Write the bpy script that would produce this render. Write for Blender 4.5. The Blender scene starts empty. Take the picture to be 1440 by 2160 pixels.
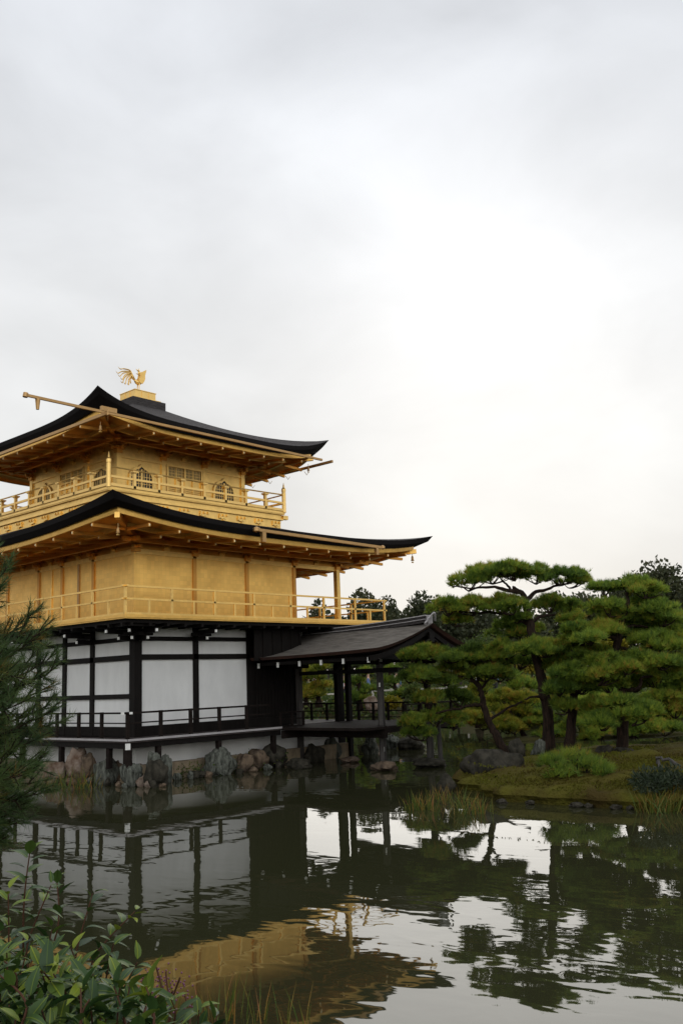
import bpy, math, random
import numpy as np
from mathutils import Vector, noise
random.seed(7); rng = np.random.default_rng(7)
S = bpy.context.scene
COL = S.collection

# ---------------------------------------------------------------- camera
FPX, PITCH, ROLL, YAW = 1982.3, .1780, -.0370, .734
CAM = np.array([-15.72, -22.10, 2.495])
_F = np.array([math.cos(YAW)*math.cos(PITCH), math.sin(YAW)*math.cos(PITCH), math.sin(PITCH)])
_R = np.array([math.sin(YAW), -math.cos(YAW), 0.]); _U = np.cross(_R, _F)
_R2 = math.cos(ROLL)*_R + math.sin(ROLL)*_U; _U2 = -math.sin(ROLL)*_R + math.cos(ROLL)*_U
cd = bpy.data.cameras.new('camera'); cam = bpy.data.objects.new('camera', cd); COL.objects.link(cam)
from mathutils import Matrix
cam.matrix_world = Matrix(((_R2[0], _U2[0], -_F[0], CAM[0]), (_R2[1], _U2[1], -_F[1], CAM[1]), (_R2[2], _U2[2], -_F[2], CAM[2]), (0, 0, 0, 1)))
cd.sensor_fit = 'VERTICAL'; cd.sensor_height = 24; cd.lens = FPX*24/2160; cd.clip_start = .05; cd.clip_end = 3000
S.camera = cam
def ray(u, v): return _F + _R2*(u-720)/FPX - _U2*(v-1080)/FPX
def onz(u, v, z=0.): d = ray(u, v); return CAM + d*((z-CAM[2])/d[2])
def at(u, v, D): d = ray(u, v); return CAM + d*(D/math.hypot(d[0], d[1]))
def ground_at(u, D):
    d = _F*1.0 + _R*(u-720)/FPX; h = np.array([d[0], d[1], 0]); return CAM*np.array([1, 1, 0]) + h*(D/np.linalg.norm(h))

# ---------------------------------------------------------------- light
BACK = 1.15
SUN_EL, SUN_AZ = math.radians(20), math.atan2(.52, .79)
W = bpy.data.worlds.new('World'); S.world = W; W.use_nodes = True
nt = W.node_tree; nt.nodes.clear()
def wn(t, **k):
    n = nt.nodes.new(t)
    for a, b in k.items(): setattr(n, a, b)
    return n
def wm(op, a, b=None, c=None):
    n = wn('ShaderNodeMath', operation=op)
    for i, x in enumerate((a, b, c)):
        if x is None: continue
        if isinstance(x, (int, float)): n.inputs[i].default_value = x
        else: nt.links.new(x, n.inputs[i])
    return n.outputs[0]
sky = wn('ShaderNodeTexSky', sky_type='NISHITA', sun_disc=False, sun_elevation=SUN_EL, sun_rotation=math.pi/2-SUN_AZ)
tc = wn('ShaderNodeTexCoord')
sep = wn('ShaderNodeSeparateXYZ'); nt.links.new(tc.outputs['Generated'], sep.inputs[0])
def wnoise(scale, det, rough, off, dist=0.):
    mp = wn('ShaderNodeMapping'); nt.links.new(tc.outputs['Generated'], mp.inputs[0]); mp.inputs['Location'].default_value = off
    mp.inputs['Rotation'].default_value = (.5, .3, .5); mp.inputs['Scale'].default_value = (1., 1., 1.7)
    n = wn('ShaderNodeTexNoise'); nt.links.new(mp.outputs[0], n.inputs[0])
    n.inputs['Scale'].default_value = scale; n.inputs['Detail'].default_value = det; n.inputs['Roughness'].default_value = rough
    n.inputs['Distortion'].default_value = dist
    return n.outputs[0]
n1 = wnoise(3.8, 6, .5, (3.3, 6.1, 1.2), .3); n2 = wnoise(1.6, 3, .5, (1.2, 4.4, 2.1), .2)
sd = Vector((math.cos(SUN_EL)*math.cos(SUN_AZ), math.cos(SUN_EL)*math.sin(SUN_AZ), math.sin(SUN_EL)))
dp = wn('ShaderNodeVectorMath', operation='DOT_PRODUCT'); nt.links.new(tc.outputs['Generated'], dp.inputs[0]); dp.inputs[1].default_value = sd
glow = wm('POWER', wm('MAXIMUM', dp.outputs['Value'], 0), 30.)
br = wm('ADD', wm('MULTIPLY', wm('SUBTRACT', n1, .5), .48), wm('MULTIPLY', wm('SUBTRACT', n2, .5), .26))
br = wm('ADD', br, wm('MULTIPLY', glow, .19)); br = wm('ADD', br, .80)
# the sky behind the viewer is brighter: unseen glow added low there to light the facade
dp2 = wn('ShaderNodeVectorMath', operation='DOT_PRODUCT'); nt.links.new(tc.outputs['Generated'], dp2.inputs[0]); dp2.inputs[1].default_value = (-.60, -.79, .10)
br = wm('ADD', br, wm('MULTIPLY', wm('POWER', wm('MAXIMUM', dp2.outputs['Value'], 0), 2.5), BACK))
# colour: cool grey above, a little warmer low down and toward the sun
rampc = wn('ShaderNodeValToRGB'); nt.links.new(sep.outputs[2], rampc.inputs[0])
cr = rampc.color_ramp; cr.elements[0].position = 0.; cr.elements[0].color = (.93, .905, .86, 1); cr.elements[1].position = .6; cr.elements[1].color = (.97, 1., 1.05, 1)
e = cr.elements.new(.22); e.color = (.985, .985, .97, 1)
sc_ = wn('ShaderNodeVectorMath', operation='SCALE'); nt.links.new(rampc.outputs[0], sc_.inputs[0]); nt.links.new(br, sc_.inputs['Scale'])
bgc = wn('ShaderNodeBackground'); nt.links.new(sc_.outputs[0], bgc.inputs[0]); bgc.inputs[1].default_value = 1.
bgs = wn('ShaderNodeBackground'); nt.links.new(sky.outputs[0], bgs.inputs[0]); bgs.inputs[1].default_value = .1
mx = wn('ShaderNodeMixShader'); mx.inputs[0].default_value = .96
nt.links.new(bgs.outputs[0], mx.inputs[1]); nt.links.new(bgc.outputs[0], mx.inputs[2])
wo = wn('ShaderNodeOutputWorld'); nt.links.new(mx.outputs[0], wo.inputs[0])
sl = bpy.data.lights.new('sun', 'SUN'); so = bpy.data.objects.new('sun', sl); COL.objects.link(so)
sl.energy = .5; sl.angle = math.radians(50); sl.color = (1, .95, .87)
so.rotation_euler = (-sd).to_track_quat('-Z', 'Y').to_euler()
S.view_settings.view_transform = 'Standard'; S.view_settings.look = 'None'; S.view_settings.exposure = 0.; S.view_settings.gamma = 1
S.cycles.max_bounces = 8; S.cycles.diffuse_bounces = 4; S.cycles.glossy_bounces = 4; S.cycles.caustics_reflective = False; S.cycles.caustics_refractive = False

# ---------------------------------------------------------------- materials
def mat(name, col, rough=.7, metal=0., spec=.5, vary=0., vscale=3., col2=None, bump=0., bscale=20., stretch=(1, 1, 1), tint=None, coord='Object', sheen=0., trans=0., ior=None, vdet=5):
    m = bpy.data.materials.new(name); m.use_nodes = True; t = m.node_tree; p = t.nodes['Principled BSDF']
    p.inputs['Base Color'].default_value = (*col, 1); p.inputs['Roughness'].default_value = rough; p.inputs['Metallic'].default_value = metal
    p.inputs['Specular IOR Level'].default_value = spec
    if ior: p.inputs['IOR'].default_value = ior
    co = t.nodes.new('ShaderNodeTexCoord'); mp = t.nodes.new('ShaderNodeMapping'); t.links.new(co.outputs[coord], mp.inputs[0]); mp.inputs['Scale'].default_value = stretch
    src = None
    if col2 is not None or vary:
        n = t.nodes.new('ShaderNodeTexNoise'); t.links.new(mp.outputs[0], n.inputs[0]); n.inputs['Scale'].default_value = vscale; n.inputs['Detail'].default_value = vdet; n.inputs['Roughness'].default_value = .62
        r = t.nodes.new('ShaderNodeValToRGB'); t.links.new(n.outputs[0], r.inputs[0])
        c2 = col2 if col2 is not None else tuple(c*(1-vary) for c in col)
        r.color_ramp.elements[0].position = .36; r.color_ramp.elements[0].color = (*c2, 1); r.color_ramp.elements[1].position = .64; r.color_ramp.elements[1].color = (*col, 1)
        src = r.outputs[0]
    if tint is not None:
        a = t.nodes.new('ShaderNodeAttribute'); a.attribute_name = 'tint'
        r2 = t.nodes.new('ShaderNodeValToRGB'); t.links.new(a.outputs['Fac'], r2.inputs[0])
        els = r2.color_ramp.elements; els[0].position = 0; els[0].color = (*tint[0][1], 1); els[1].position = 1; els[1].color = (*tint[-1][1], 1)
        for pos, c in tint[1:-1]:
            x = els.new(pos); x.color = (*c, 1)
        src = r2.outputs[0]
    if src: t.links.new(src, p.inputs['Base Color'])
    if bump:
        nb = t.nodes.new('ShaderNodeTexNoise'); t.links.new(mp.outputs[0], nb.inputs[0]); nb.inputs['Scale'].default_value = bscale; nb.inputs['Detail'].default_value = 4
        b = t.nodes.new('ShaderNodeBump'); b.inputs['Strength'].default_value = 1; b.inputs['Distance'].default_value = bump; t.links.new(nb.outputs[0], b.inputs['Height']); t.links.new(b.outputs[0], p.inputs['Normal'])
    if trans:
        tr = t.nodes.new('ShaderNodeBsdfTranslucent'); ms = t.nodes.new('ShaderNodeMixShader'); ms.inputs[0].default_value = trans
        if src: t.links.new(src, tr.inputs[0])
        else: tr.inputs[0].default_value = (*col, 1)
        out = t.nodes['Material Output']; t.links.new(p.outputs[0], ms.inputs[1]); t.links.new(tr.outputs[0], ms.inputs[2]); t.links.new(ms.outputs[0], out.inputs[0])
    return m
M = {}
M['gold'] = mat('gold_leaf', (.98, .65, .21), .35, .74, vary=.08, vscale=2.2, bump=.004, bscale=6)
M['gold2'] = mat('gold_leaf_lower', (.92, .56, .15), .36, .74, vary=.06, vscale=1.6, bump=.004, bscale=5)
def leaf_squares(m_):
    # squares of gold leaf: each a slightly different tone and gloss
    t_ = m_.node_tree; p_ = t_.nodes['Principled BSDF']; old = p_.inputs['Base Color'].links[0].from_socket
    co_ = t_.nodes.new('ShaderNodeTexCoord'); sx = t_.nodes.new('ShaderNodeSeparateXYZ'); t_.links.new(co_.outputs['Object'], sx.inputs[0])
    ad = t_.nodes.new('ShaderNodeMath'); ad.operation = 'ADD'; t_.links.new(sx.outputs[0], ad.inputs[0]); t_.links.new(sx.outputs[1], ad.inputs[1])
    cb_ = t_.nodes.new('ShaderNodeCombineXYZ'); t_.links.new(ad.outputs[0], cb_.inputs[0]); t_.links.new(sx.outputs[2], cb_.inputs[1])
    bt = t_.nodes.new('ShaderNodeTexBrick'); t_.links.new(cb_.outputs[0], bt.inputs[0]); bt.inputs['Scale'].default_value = 1.; bt.inputs['Brick Width'].default_value = .13; bt.inputs['Row Height'].default_value = .13; bt.inputs['Mortar Size'].default_value = .003; bt.offset = 0.
    bt.inputs['Color1'].default_value = (.92, .91, .89, 1); bt.inputs['Color2'].default_value = (1.04, 1.03, 1.0, 1); bt.inputs['Mortar'].default_value = (.86, .84, .80, 1)
    mu = t_.nodes.new('ShaderNodeVectorMath'); mu.operation = 'MULTIPLY'; t_.links.new(old, mu.inputs[0]); t_.links.new(bt.outputs['Color'], mu.inputs[1]); t_.links.new(mu.outputs[0], p_.inputs['Base Color'])
    nz = t_.nodes.new('ShaderNodeTexNoise'); t_.links.new(co_.outputs['Object'], nz.inputs[0]); nz.inputs['Scale'].default_value = 1.3; nz.inputs['Detail'].default_value = 6
    mr = t_.nodes.new('ShaderNodeMapRange'); t_.links.new(nz.outputs[0], mr.inputs[0]); mr.inputs[1].default_value = .3; mr.inputs[2].default_value = .7; mr.inputs[3].default_value = .29; mr.inputs[4].default_value = .42; t_.links.new(mr.outputs[0], p_.inputs['Roughness'])
leaf_squares(M['gold']); leaf_squares(M['gold2'])
M['goldpale'] = mat('gold_leaf_pale', (.93, .62, .21), .36, .72, vary=.08)
M['goldtip'] = mat('gilt_tip', (.85, .68, .38), .35, .7)
M['column_gold'] = mat('column_gold', (.62, .30, .06), .36, .72, vary=.12)  # darker orange than the walls: side-face reflections painted into the colour
M['eaves'] = mat('eaves', (.72, .34, .065), .36, .80, vary=.2, vscale=1.2)  # gold darkened to orange: eave shade and interreflection put into the colour
M['bronze'] = mat('gutter_bronze', (.50, .30, .12), .4, .7, vary=.15)
M['shingle'] = mat('cypress_bark_shingle', (.082, .074, .072), .85, spec=.2, col2=(.036, .032, .031), vscale=4, bump=.03, bscale=5, stretch=(1.4, 1.4, 16))
M['shingle_edge'] = mat('shingle_edge', (.012, .010, .010), .85, spec=.2, vary=.4, vscale=30, stretch=(1, 1, 12))
M['shingle2'] = mat('weathered_shingle', (.205, .185, .160), .9, spec=.08, col2=(.10, .090, .078), vscale=7, bump=.03, bscale=14, stretch=(1.6, .25, 1))
M['red_edge'] = mat('reddish_bark_edge', (.07, .026, .016), .8, vary=.4)
M['black'] = mat('dark_timber', (.010, .008, .007), .6, spec=.12, vary=.4, vscale=12, stretch=(1, 1, .2))
M['timber'] = mat('brown_timber', (.020, .015, .013), .8, spec=.06, vary=.4, vscale=10, stretch=(.3, .3, 1))
M['greywood'] = mat('weathered_post', (.055, .048, .042), .75, vary=.5, vscale=9, stretch=(2, 2, .2))
M['deck'] = mat('deck_boards', (.060, .048, .045), .7, spec=.15, vary=.35, vscale=5, stretch=(3, 3, 1))
M['plaster'] = mat('white_plaster', (.73, .73, .712), .88, vary=.11, vscale=1.6, stretch=(1.2, 1.2, .45), vdet=8)
M['white'] = mat('white_painted_end', (.82, .82, .78), .6)
M['edge'] = mat('bleached_edge', (.42, .40, .40), .6, vary=.2)
M['kerb'] = mat('sandstone_kerb', (.27, .21, .135), .85, vary=.35, vscale=4, bump=.01)
M['foundation'] = mat('foundation_stone', (.10, .09, .07), .9, vary=.4)
M['dark'] = mat('window_dark', (.022, .024, .034), .4)
M['rock_green'] = mat('green_schist', (.150, .158, .132), .9, spec=.15, col2=(.028, .030, .024), vscale=5, bump=.09, bscale=7, stretch=(3, 3, .5), vdet=9)
M['rock_pink'] = mat('pink_boulder', (.22, .175, .14), .9, spec=.15, col2=(.095, .058, .038), vscale=4, bump=.04, bscale=7)
M['rock_brown'] = mat('brown_boulder', (.165, .12, .082), .9, spec=.15, col2=(.045, .033, .024), vscale=4, bump=.04, bscale=7)
M['rock_dark'] = mat('dark_boulder', (.050, .045, .034), .9, spec=.12, col2=(.016, .015, .011), vscale=4, bump=.05, bscale=6, stretch=(1.5, 1.5, .8))
M['moss'] = mat('moss', (.092, .088, .014), .95, spec=.05, col2=(.055, .040, .012), vscale=.9, bump=.06, bscale=14, vdet=9)
M['ground'] = mat('ground', (.060, .052, .020), .95, spec=.05, col2=(.025, .026, .010), vscale=.35, bump=.03, bscale=4, vdet=9)
M['sand'] = mat('gravel_path', (.30, .26, .20), .95, vary=.2)
M['bark'] = mat('pine_bark', (.040, .025, .018), .9, spec=.1, col2=(.012, .009, .007), vscale=9, bump=.04, bscale=10, stretch=(2, 2, .5))
M['bark_far'] = mat('grey_bark', (.07, .06, .05), .9, spec=.2, vary=.5)
def tintmat(name, cols, rough=.6, trans=.2, spec=.3):
    return mat(name, cols[len(cols)//2], rough, spec=spec, tint=[(i/(len(cols)-1), c) for i, c in enumerate(cols)], trans=trans)
M['needle'] = tintmat('pine_needle', [(.070, .130, .024), (.145, .230, .034), (.230, .320, .040), (.320, .370, .044), (.40, .26, .05)], trans=.5)
M['needle_dark'] = tintmat('pine_needle_deep', [(.060, .105, .020), (.110, .178, .024), (.160, .235, .027), (.225, .270, .028), (.30, .20, .03)], trans=.42)
M['needle_yellow'] = tintmat('pine_needle_yellowing', [(.09, .12, .016), (.15, .18, .018), (.22, .24, .02), (.33, .28, .03), (.30, .16, .03)], trans=.4)
M['needle_near'] = tintmat('pine_needle_near', [(.030, .060, .022), (.048, .090, .028), (.072, .115, .030), (.105, .135, .030), (.20, .12, .02)])
M['leaf_far'] = tintmat('woodland_leaf', [(.030, .038, .018), (.044, .054, .024), (.056, .064, .028), (.074, .072, .030), (.09, .068, .03)])
M['leaf_shrub'] = tintmat('shrub_leaf', [(.030, .055, .014), (.052, .085, .020), (.078, .112, .024), (.115, .125, .026), (.16, .12, .03)], trans=.35)
M['leaf_dark'] = tintmat('juniper_leaf', [(.012, .02, .010), (.018, .030, .014), (.026, .040, .018), (.04, .055, .022), (.05, .06, .03)])
M['leaf_yellow'] = tintmat('yellow_leaf', [(.10, .10, .01), (.16, .16, .012), (.22, .19, .012), (.25, .17, .02), (.2, .1, .02)])
M['leaf_red'] = tintmat('red_leaf', [(.05, .012, .01), (.09, .02, .012), (.14, .03, .015), (.17, .05, .02), (.12, .06, .02)])
M['camellia'] = tintmat('camellia_leaf', [(.016, .040, .012), (.030, .066, .018), (.052, .096, .020), (.110, .165, .022), (.22, .27, .022)], rough=.42, trans=.15, spec=.3)
M['stem'] = mat('red_brown_stem', (.075, .036, .022), .8, spec=.1)
M['reed'] = tintmat('reed_blade', [(.045, .075, .015), (.075, .115, .015), (.13, .13, .02), (.26, .15, .03), (.30, .12, .05)], trans=.3)
M['berry'] = mat('purple_berry', (.14, .028, .085), .4)
M['skin'] = mat('skin', (.45, .27, .19), .6); M['hair'] = mat('hair', (.02, .015, .012), .6)
M['cloth_white'] = mat('white_cloth', (.65, .65, .66), .9); M['cloth_blue'] = mat('blue_cloth', (.10, .16, .32), .9); M['cloth_black'] = mat('black_cloth', (.03, .03, .035), .9)
M['cloth_red'] = mat('red_cloth', (.35, .07, .06), .9); M['cloth_grey'] = mat('grey_cloth', (.2, .2, .21), .9); M['bamboo'] = mat('pale_rail', (.48, .45, .40), .7)

# water: dark green-brown pond with small ripples
m = bpy.data.materials.new('pond_water'); m.use_nodes = True; t = m.node_tree; p = t.nodes['Principled BSDF']
p.inputs['Base Color'].default_value = (.029, .030, .014, 1); p.inputs['Roughness'].default_value = .015; p.inputs['IOR'].default_value = 1.43
co = t.nodes.new('ShaderNodeTexCoord')
def wv(scale, rot, st, det, dist=0.):
    mp = t.nodes.new('ShaderNodeMapping'); t.links.new(co.outputs['Object'], mp.inputs[0]); mp.inputs['Rotation'].default_value = (0, 0, rot); mp.inputs['Scale'].default_value = st
    n = t.nodes.new('ShaderNodeTexNoise'); t.links.new(mp.outputs[0], n.inputs[0]); n.inputs['Scale'].default_value = scale; n.inputs['Detail'].default_value = det; n.inputs['Distortion'].default_value = dist
    return n.outputs[0]
def tm(op, a, b):
    n = t.nodes.new('ShaderNodeMath'); n.operation = op
    for i, x in enumerate((a, b)):
        if isinstance(x, (int, float)): n.inputs[i].default_value = x
        else: t.links.new(x, n.inputs[i])
    return n.outputs[0]
w1 = wv(2.6, .5, (1, .55, 1), 1.5, .6); w2 = wv(.55, .2, (1, .8, 1), 1, .3); w3 = wv(7., .9, (1, .7, 1), 1, 0); msk = wv(.16, 0, (1, 1, 1), 2, .5)
mm = t.nodes.new('ShaderNodeMapRange'); t.links.new(msk, mm.inputs[0]); mm.inputs[1].default_value = .38; mm.inputs[2].default_value = .62; mm.inputs[3].default_value = .25; mm.inputs[4].default_value = 1.
h = tm('ADD', tm('MULTIPLY', tm('ADD', tm('MULTIPLY', w1, .0038), tm('MULTIPLY', w3, .0006)), mm.outputs[0]), tm('MULTIPLY', w2, .008))
b = t.nodes.new('ShaderNodeBump'); b.inputs['Strength'].default_value = 1; b.inputs['Distance'].default_value = 1.; t.links.new(h, b.inputs['Height']); t.links.new(b.outputs[0], p.inputs['Normal'])
M['water'] = m

# ---------------------------------------------------------------- helpers
def setp(o, label=None, cat=None, group=None, kind=None):
    if label: o['label'] = label
    if cat: o['category'] = cat
    if group: o['group'] = group
    if kind: o['kind'] = kind
    return o
def empty(name, loc, label=None, cat=None, group=None):
    o = bpy.data.objects.new(name, None); COL.objects.link(o); o.location = loc; o.empty_display_size = .2
    return setp(o, label, cat, group)
def link(name, me, parent=None, loc=None):
    o = bpy.data.objects.new(name, me); COL.objects.link(o)
    if parent is not None:
        o.parent = parent
        base = Vector(parent.location)
        if parent.parent: base = base + Vector(parent.parent.location)
        o.location = -base if loc is None else Vector(loc)-base
    elif loc is not None: o.location = loc
    return o
class MB:
    def __init__(s): s.v = []; s.f = []; s.m = []; s.mats = []; s.cur = 0
    def use(s, key):
        if key not in s.mats: s.mats.append(key)
        s.cur = s.mats.index(key); return s
    def add(s, vs, fs):
        k = len(s.v); s.v += [tuple(x) for x in vs]; s.f += [tuple(i+k for i in f) for f in fs]; s.m += [s.cur]*len(fs); return s
    def box(s, a, b):
        (x0, y0, z0), (x1, y1, z1) = [[f(a[i], b[i]) for i in range(3)] for f in (min, max)]
        return s.add([(x0, y0, z0), (x1, y0, z0), (x1, y1, z0), (x0, y1, z0), (x0, y0, z1), (x1, y0, z1), (x1, y1, z1), (x0, y1, z1)],
                     [(0, 3, 2, 1), (4, 5, 6, 7), (0, 1, 5, 4), (1, 2, 6, 5), (2, 3, 7, 6), (3, 0, 4, 7)])
    def bar(s, p, q, w, hgt, up=(0, 0, 1)):
        p = Vector(p); q = Vector(q); d = (q-p).normalized(); sd_ = d.cross(Vector(up)).normalized(); u = sd_.cross(d)
        vs = [c+sd_*a*w/2+u*b_*hgt/2 for c in (p, q) for a, b_ in ((-1, -1), (1, -1), (1, 1), (-1, 1))]
        return s.add(vs, [(0, 1, 2, 3), (7, 6, 5, 4), (0, 4, 5, 1), (1, 5, 6, 2), (2, 6, 7, 3), (3, 7, 4, 0)])
    def tube(s, pts, rad, n=8, cap=True):
        pts = [Vector(x) for x in pts]; N = len(pts)
        if isinstance(rad, (int, float)): rad = [rad]*N
        vs = []; prev = None
        for i, pnt in enumerate(pts):
            d = (pts[min(i+1, N-1)]-pts[max(i-1, 0)]).normalized()
            if prev is None: a = d.orthogonal().normalized()
            else:
                a = prev-d*prev.dot(d); a = a.normalized() if a.length > 1e-6 else d.orthogonal().normalized()
            prev = a; b_ = d.cross(a); r = rad[i]; r = r if hasattr(r, '__len__') else (r, r)
            vs += [pnt+a*math.cos(k*2*math.pi/n)*r[0]+b_*math.sin(k*2*math.pi/n)*r[1] for k in range(n)]
        fs = [(i*n+k, i*n+(k+1) % n, (i+1)*n+(k+1) % n, (i+1)*n+k) for i in range(N-1) for k in range(n)]
        if cap: fs += [tuple(range(n))[::-1], tuple(range((N-1)*n, N*n))]
        return s.add(vs, fs)
    def lathe(s, c, prof, n=12):
        c = Vector(c); return s.tube([c+Vector((0, 0, z)) for r, z in prof], [r for r, z in prof], n)
    def prism(s, poly, axis, a, b):   # poly of (p,q) in the plane normal to axis, from a to b
        def P(p_, q_, w): return {'x': (w, p_, q_), 'y': (p_, w, q_), 'z': (p_, q_, w)}[axis]
        n = len(poly); vs = [P(*x, a) for x in poly]+[P(*x, b) for x in poly]
        return s.add(vs, [tuple(range(n)), tuple(range(2*n-1, n-1, -1))]+[(i, i+n, (i+1) % n+n, (i+1) % n) for i in range(n)])
    def strip(s, A, B, closed=True):
        n = len(A); k = n if closed else n-1
        return s.add(list(A)+list(B), [(i, (i+1) % n, (i+1) % n+n, i+n) for i in range(k)])
    def build(s, name, key=None, parent=None, label=None, smooth=False, loc=None):
        me = bpy.data.meshes.new(name); vs = s.v
        if loc is not None:
            L = Vector(loc); vs = [tuple(Vector(x)-L) for x in vs]
        me.from_pydata(vs, [], s.f); 
        keys = s.mats or [key]
        for k_ in keys: me.materials.append(M[k_])
        if s.mats: me.polygons.foreach_set('material_index', s.m)
        if smooth: me.polygons.foreach_set('use_smooth', [True]*len(me.polygons))
        me.update()
        o = link(name, me, parent, loc)
        if label: o['label'] = label
        return o
def tri_mesh(name, V, tint, key, parent=None, nper=3, loc=None):
    """V: (N, nper, 3) polygons, tint: (N,) per-polygon value"""
    N = len(V); me = bpy.data.meshes.new(name); me.vertices.add(N*nper); me.loops.add(N*nper); me.polygons.add(N)
    X = V.reshape(-1, 3)
    if loc is not None: X = X-np.array(loc)
    me.vertices.foreach_set('co', X.astype(np.float32).ravel()); me.loops.foreach_set('vertex_index', np.arange(N*nper, dtype=np.int32))
    me.polygons.foreach_set('loop_start', np.arange(0, N*nper, nper, dtype=np.int32)); me.polygons.foreach_set('loop_total', np.full(N, nper, dtype=np.int32))
    a = me.attributes.new('tint', 'FLOAT', 'FACE'); a.data.foreach_set('value', tint.astype(np.float32))
    me.materials.append(M[key]); me.update(calc_edges=True)
    return link(name, me, parent, loc)
def unit(a): return a/np.maximum(np.linalg.norm(a, axis=-1, keepdims=True), 1e-9)
def needles(P, D, L, w, n, spread=.7):
    """n needles at each point P along direction D"""
    N = len(P); p_ = np.repeat(P, n, 0); d = unit(np.repeat(D, n, 0)+rng.normal(0, spread, (N*n, 3)))
    s_ = unit(np.cross(d, rng.normal(0, 1, (N*n, 3)))); l = L*rng.uniform(.7, 1.15, (N*n, 1))
    return np.stack([p_-s_*w/2, p_+s_*w/2, p_+d*l], 1)
def leaves(P, D, L, w):
    N = len(P); s_ = unit(np.cross(D, rng.normal(0, 1, (N, 3)))); l = L*rng.uniform(.6, 1.3, (N, 1)); ww = w*rng.uniform(.6, 1.3, (N, 1))
    return np.stack([P, P+D*l*.5+s_*ww/2, P+D*l, P+D*l*.5-s_*ww/2], 1)
def curve(pts, n=6, jit=0.):
    """catmull-rom through points"""
    pts = [Vector(x) for x in pts]; out = []
    if len(pts) < 3:
        return [pts[0].lerp(pts[-1], i/n) for i in range(n+1)]
    for i in range(len(pts)-1):
        p0 = pts[max(i-1, 0)]; p1 = pts[i]; p2 = pts[i+1]; p3 = pts[min(i+2, len(pts)-1)]
        for k in range(n):
            q = k/n; out.append(.5*((2*p1)+(p2-p0)*q+(2*p0-5*p1+4*p2-p3)*q*q+(3*p1-p0-3*p2+p3)*q**3))
    out.append(pts[-1])
    if jit: out = [out[0]]+[x+Vector(rng.normal(0, jit, 3)) for x in out[1:-1]]+[out[-1]]
    return out

# ---------------------------------------------------------------- ground and water
FW = np.array([math.cos(YAW), math.sin(YAW)]); RT = np.array([math.sin(YAW), -math.cos(YAW)])
def ground_height(x, y):
    """pond basin: near bank under the camera, far garden beyond, the pavilion's own spit of land"""
    dx = x-CAM[0]; dy = y-CAM[1]; f = dx*FW[0]+dy*FW[1]; r = dx*RT[0]+dy*RT[1]
    wob = 1.2*math.sin(r*.13+1)+.8*math.sin(r*.31)
    near = (5.2-max(0, r+.4)*1.0 - f)           # >0 land
    if r > .2: near -= 1.2*(r-.2)
    near = min(near, 6)
    zn = max(-1.2, min(1.0, near*.42)) if near < 2.4 else 1.0
    far = f-(50+wob*2.0); zf = max(-1.2, min(1.1, far*.25)) if far < 6 else 1.1+min(1.2, (far-6)*.03)
    lx = -(r+34+wob); zl = max(-1.2, min(1.2, lx*.25)); rx = r-(48+wob); zr = max(-1.2, min(1.2, rx*.25))
    # land behind and left of the pavilion
    sdx = max(-.2-x, x-9, 0); sdy = max(.6-y, 0); q = -math.hypot(sdx, sdy) if (sdx or sdy) else 1
    zs = max(-1.2, .22+q*.8) if q < 0 else .22
    return max(zn, zf, zl, zr, zs)
def build_ground():
    def axis(lo, hi, fine): 
        a = [fine[0]]; 
        while a[-1] < fine[1]: a.append(a[-1]+.6)
        st = .6; x = a[-1]
        while x < hi: st *= 1.12; x += st; a.append(x)
        st = .6; x = a[0]; pre = []
        while x > lo: st *= 1.12; x -= st; pre.append(x)
        return pre[::-1]+a
    F_ = axis(-900, 1400, (-2, 14)); R_ = axis(-1300, 1300, (-6, 6))
    vs = []
    for f in F_:
        for r in R_:
            x = CAM[0]+FW[0]*f+RT[0]*r; y = CAM[1]+FW[1]*f+RT[1]*r
            z = ground_height(x, y); 
            if z > -1: z += .10*noise.noise(Vector((x*.5, y*.5, 0)))
            vs.append((x, y, z))
    n = len(R_)
    fs = [(i*n+j, i*n+j+1, (i+1)*n+j+1, (i+1)*n+j) for i in range(len(F_)-1) for j in range(n-1)]
    mb = MB(); mb.add(vs, fs); setp(mb.build('ground', 'ground', smooth=True), kind='structure')
build_ground()
mb = MB(); c0 = CAM[:2]+FW*25
mb.add([(c0[0]-170, c0[1]-170, 0), (c0[0]+170, c0[1]-170, 0), (c0[0]+170, c0[1]+170, 0), (c0[0]-170, c0[1]+170, 0)], [(0, 1, 2, 3)])
setp(mb.build('water', 'water'), kind='structure')

# ---------------------------------------------------------------- golden pavilion
PAV = empty('golden_pavilion', (4.2, 5.8, 0), 'three storey temple pavilion with gold leaf upper floors, white ground floor and curved dark roofs', 'temple')
LX, LY = 8.4, 11.6
# --- foundation
mb = MB(); mb.box((-.12, -.12, -.5), (8.52, LY+.1, .42)); mb.build('foundation', 'foundation', PAV)
mb = MB()
x = -.1
for w in (1.15, .98, 1.1, 1.3, .9, 1.2, 1.0, .87):
    mb.box((x+.01, -.34, -.2), (x+w-.01, -.12, .46+random.uniform(-.015, .015))); x += w
y = -.1
for w in (1.2, 1.3, 1.1, 1.4, 1.2, 1.3, 1.2, 1.1):
    mb.box((-.34, y+.01, -.2), (-.12, y+w-.01, .46+random.uniform(-.015, .015))); y += w
mb.build('kerb_stones', 'kerb', PAV)
mb = MB(); mb.box((0, -.03, .40), (8.45, .05, 1.12)); mb.build('base_wall', 'plaster', PAV)
mb = MB(); mb.box((-.03, .0, .40), (.05, LY, 1.12)); mb.build('base_wall', 'plaster', PAV)
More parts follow.
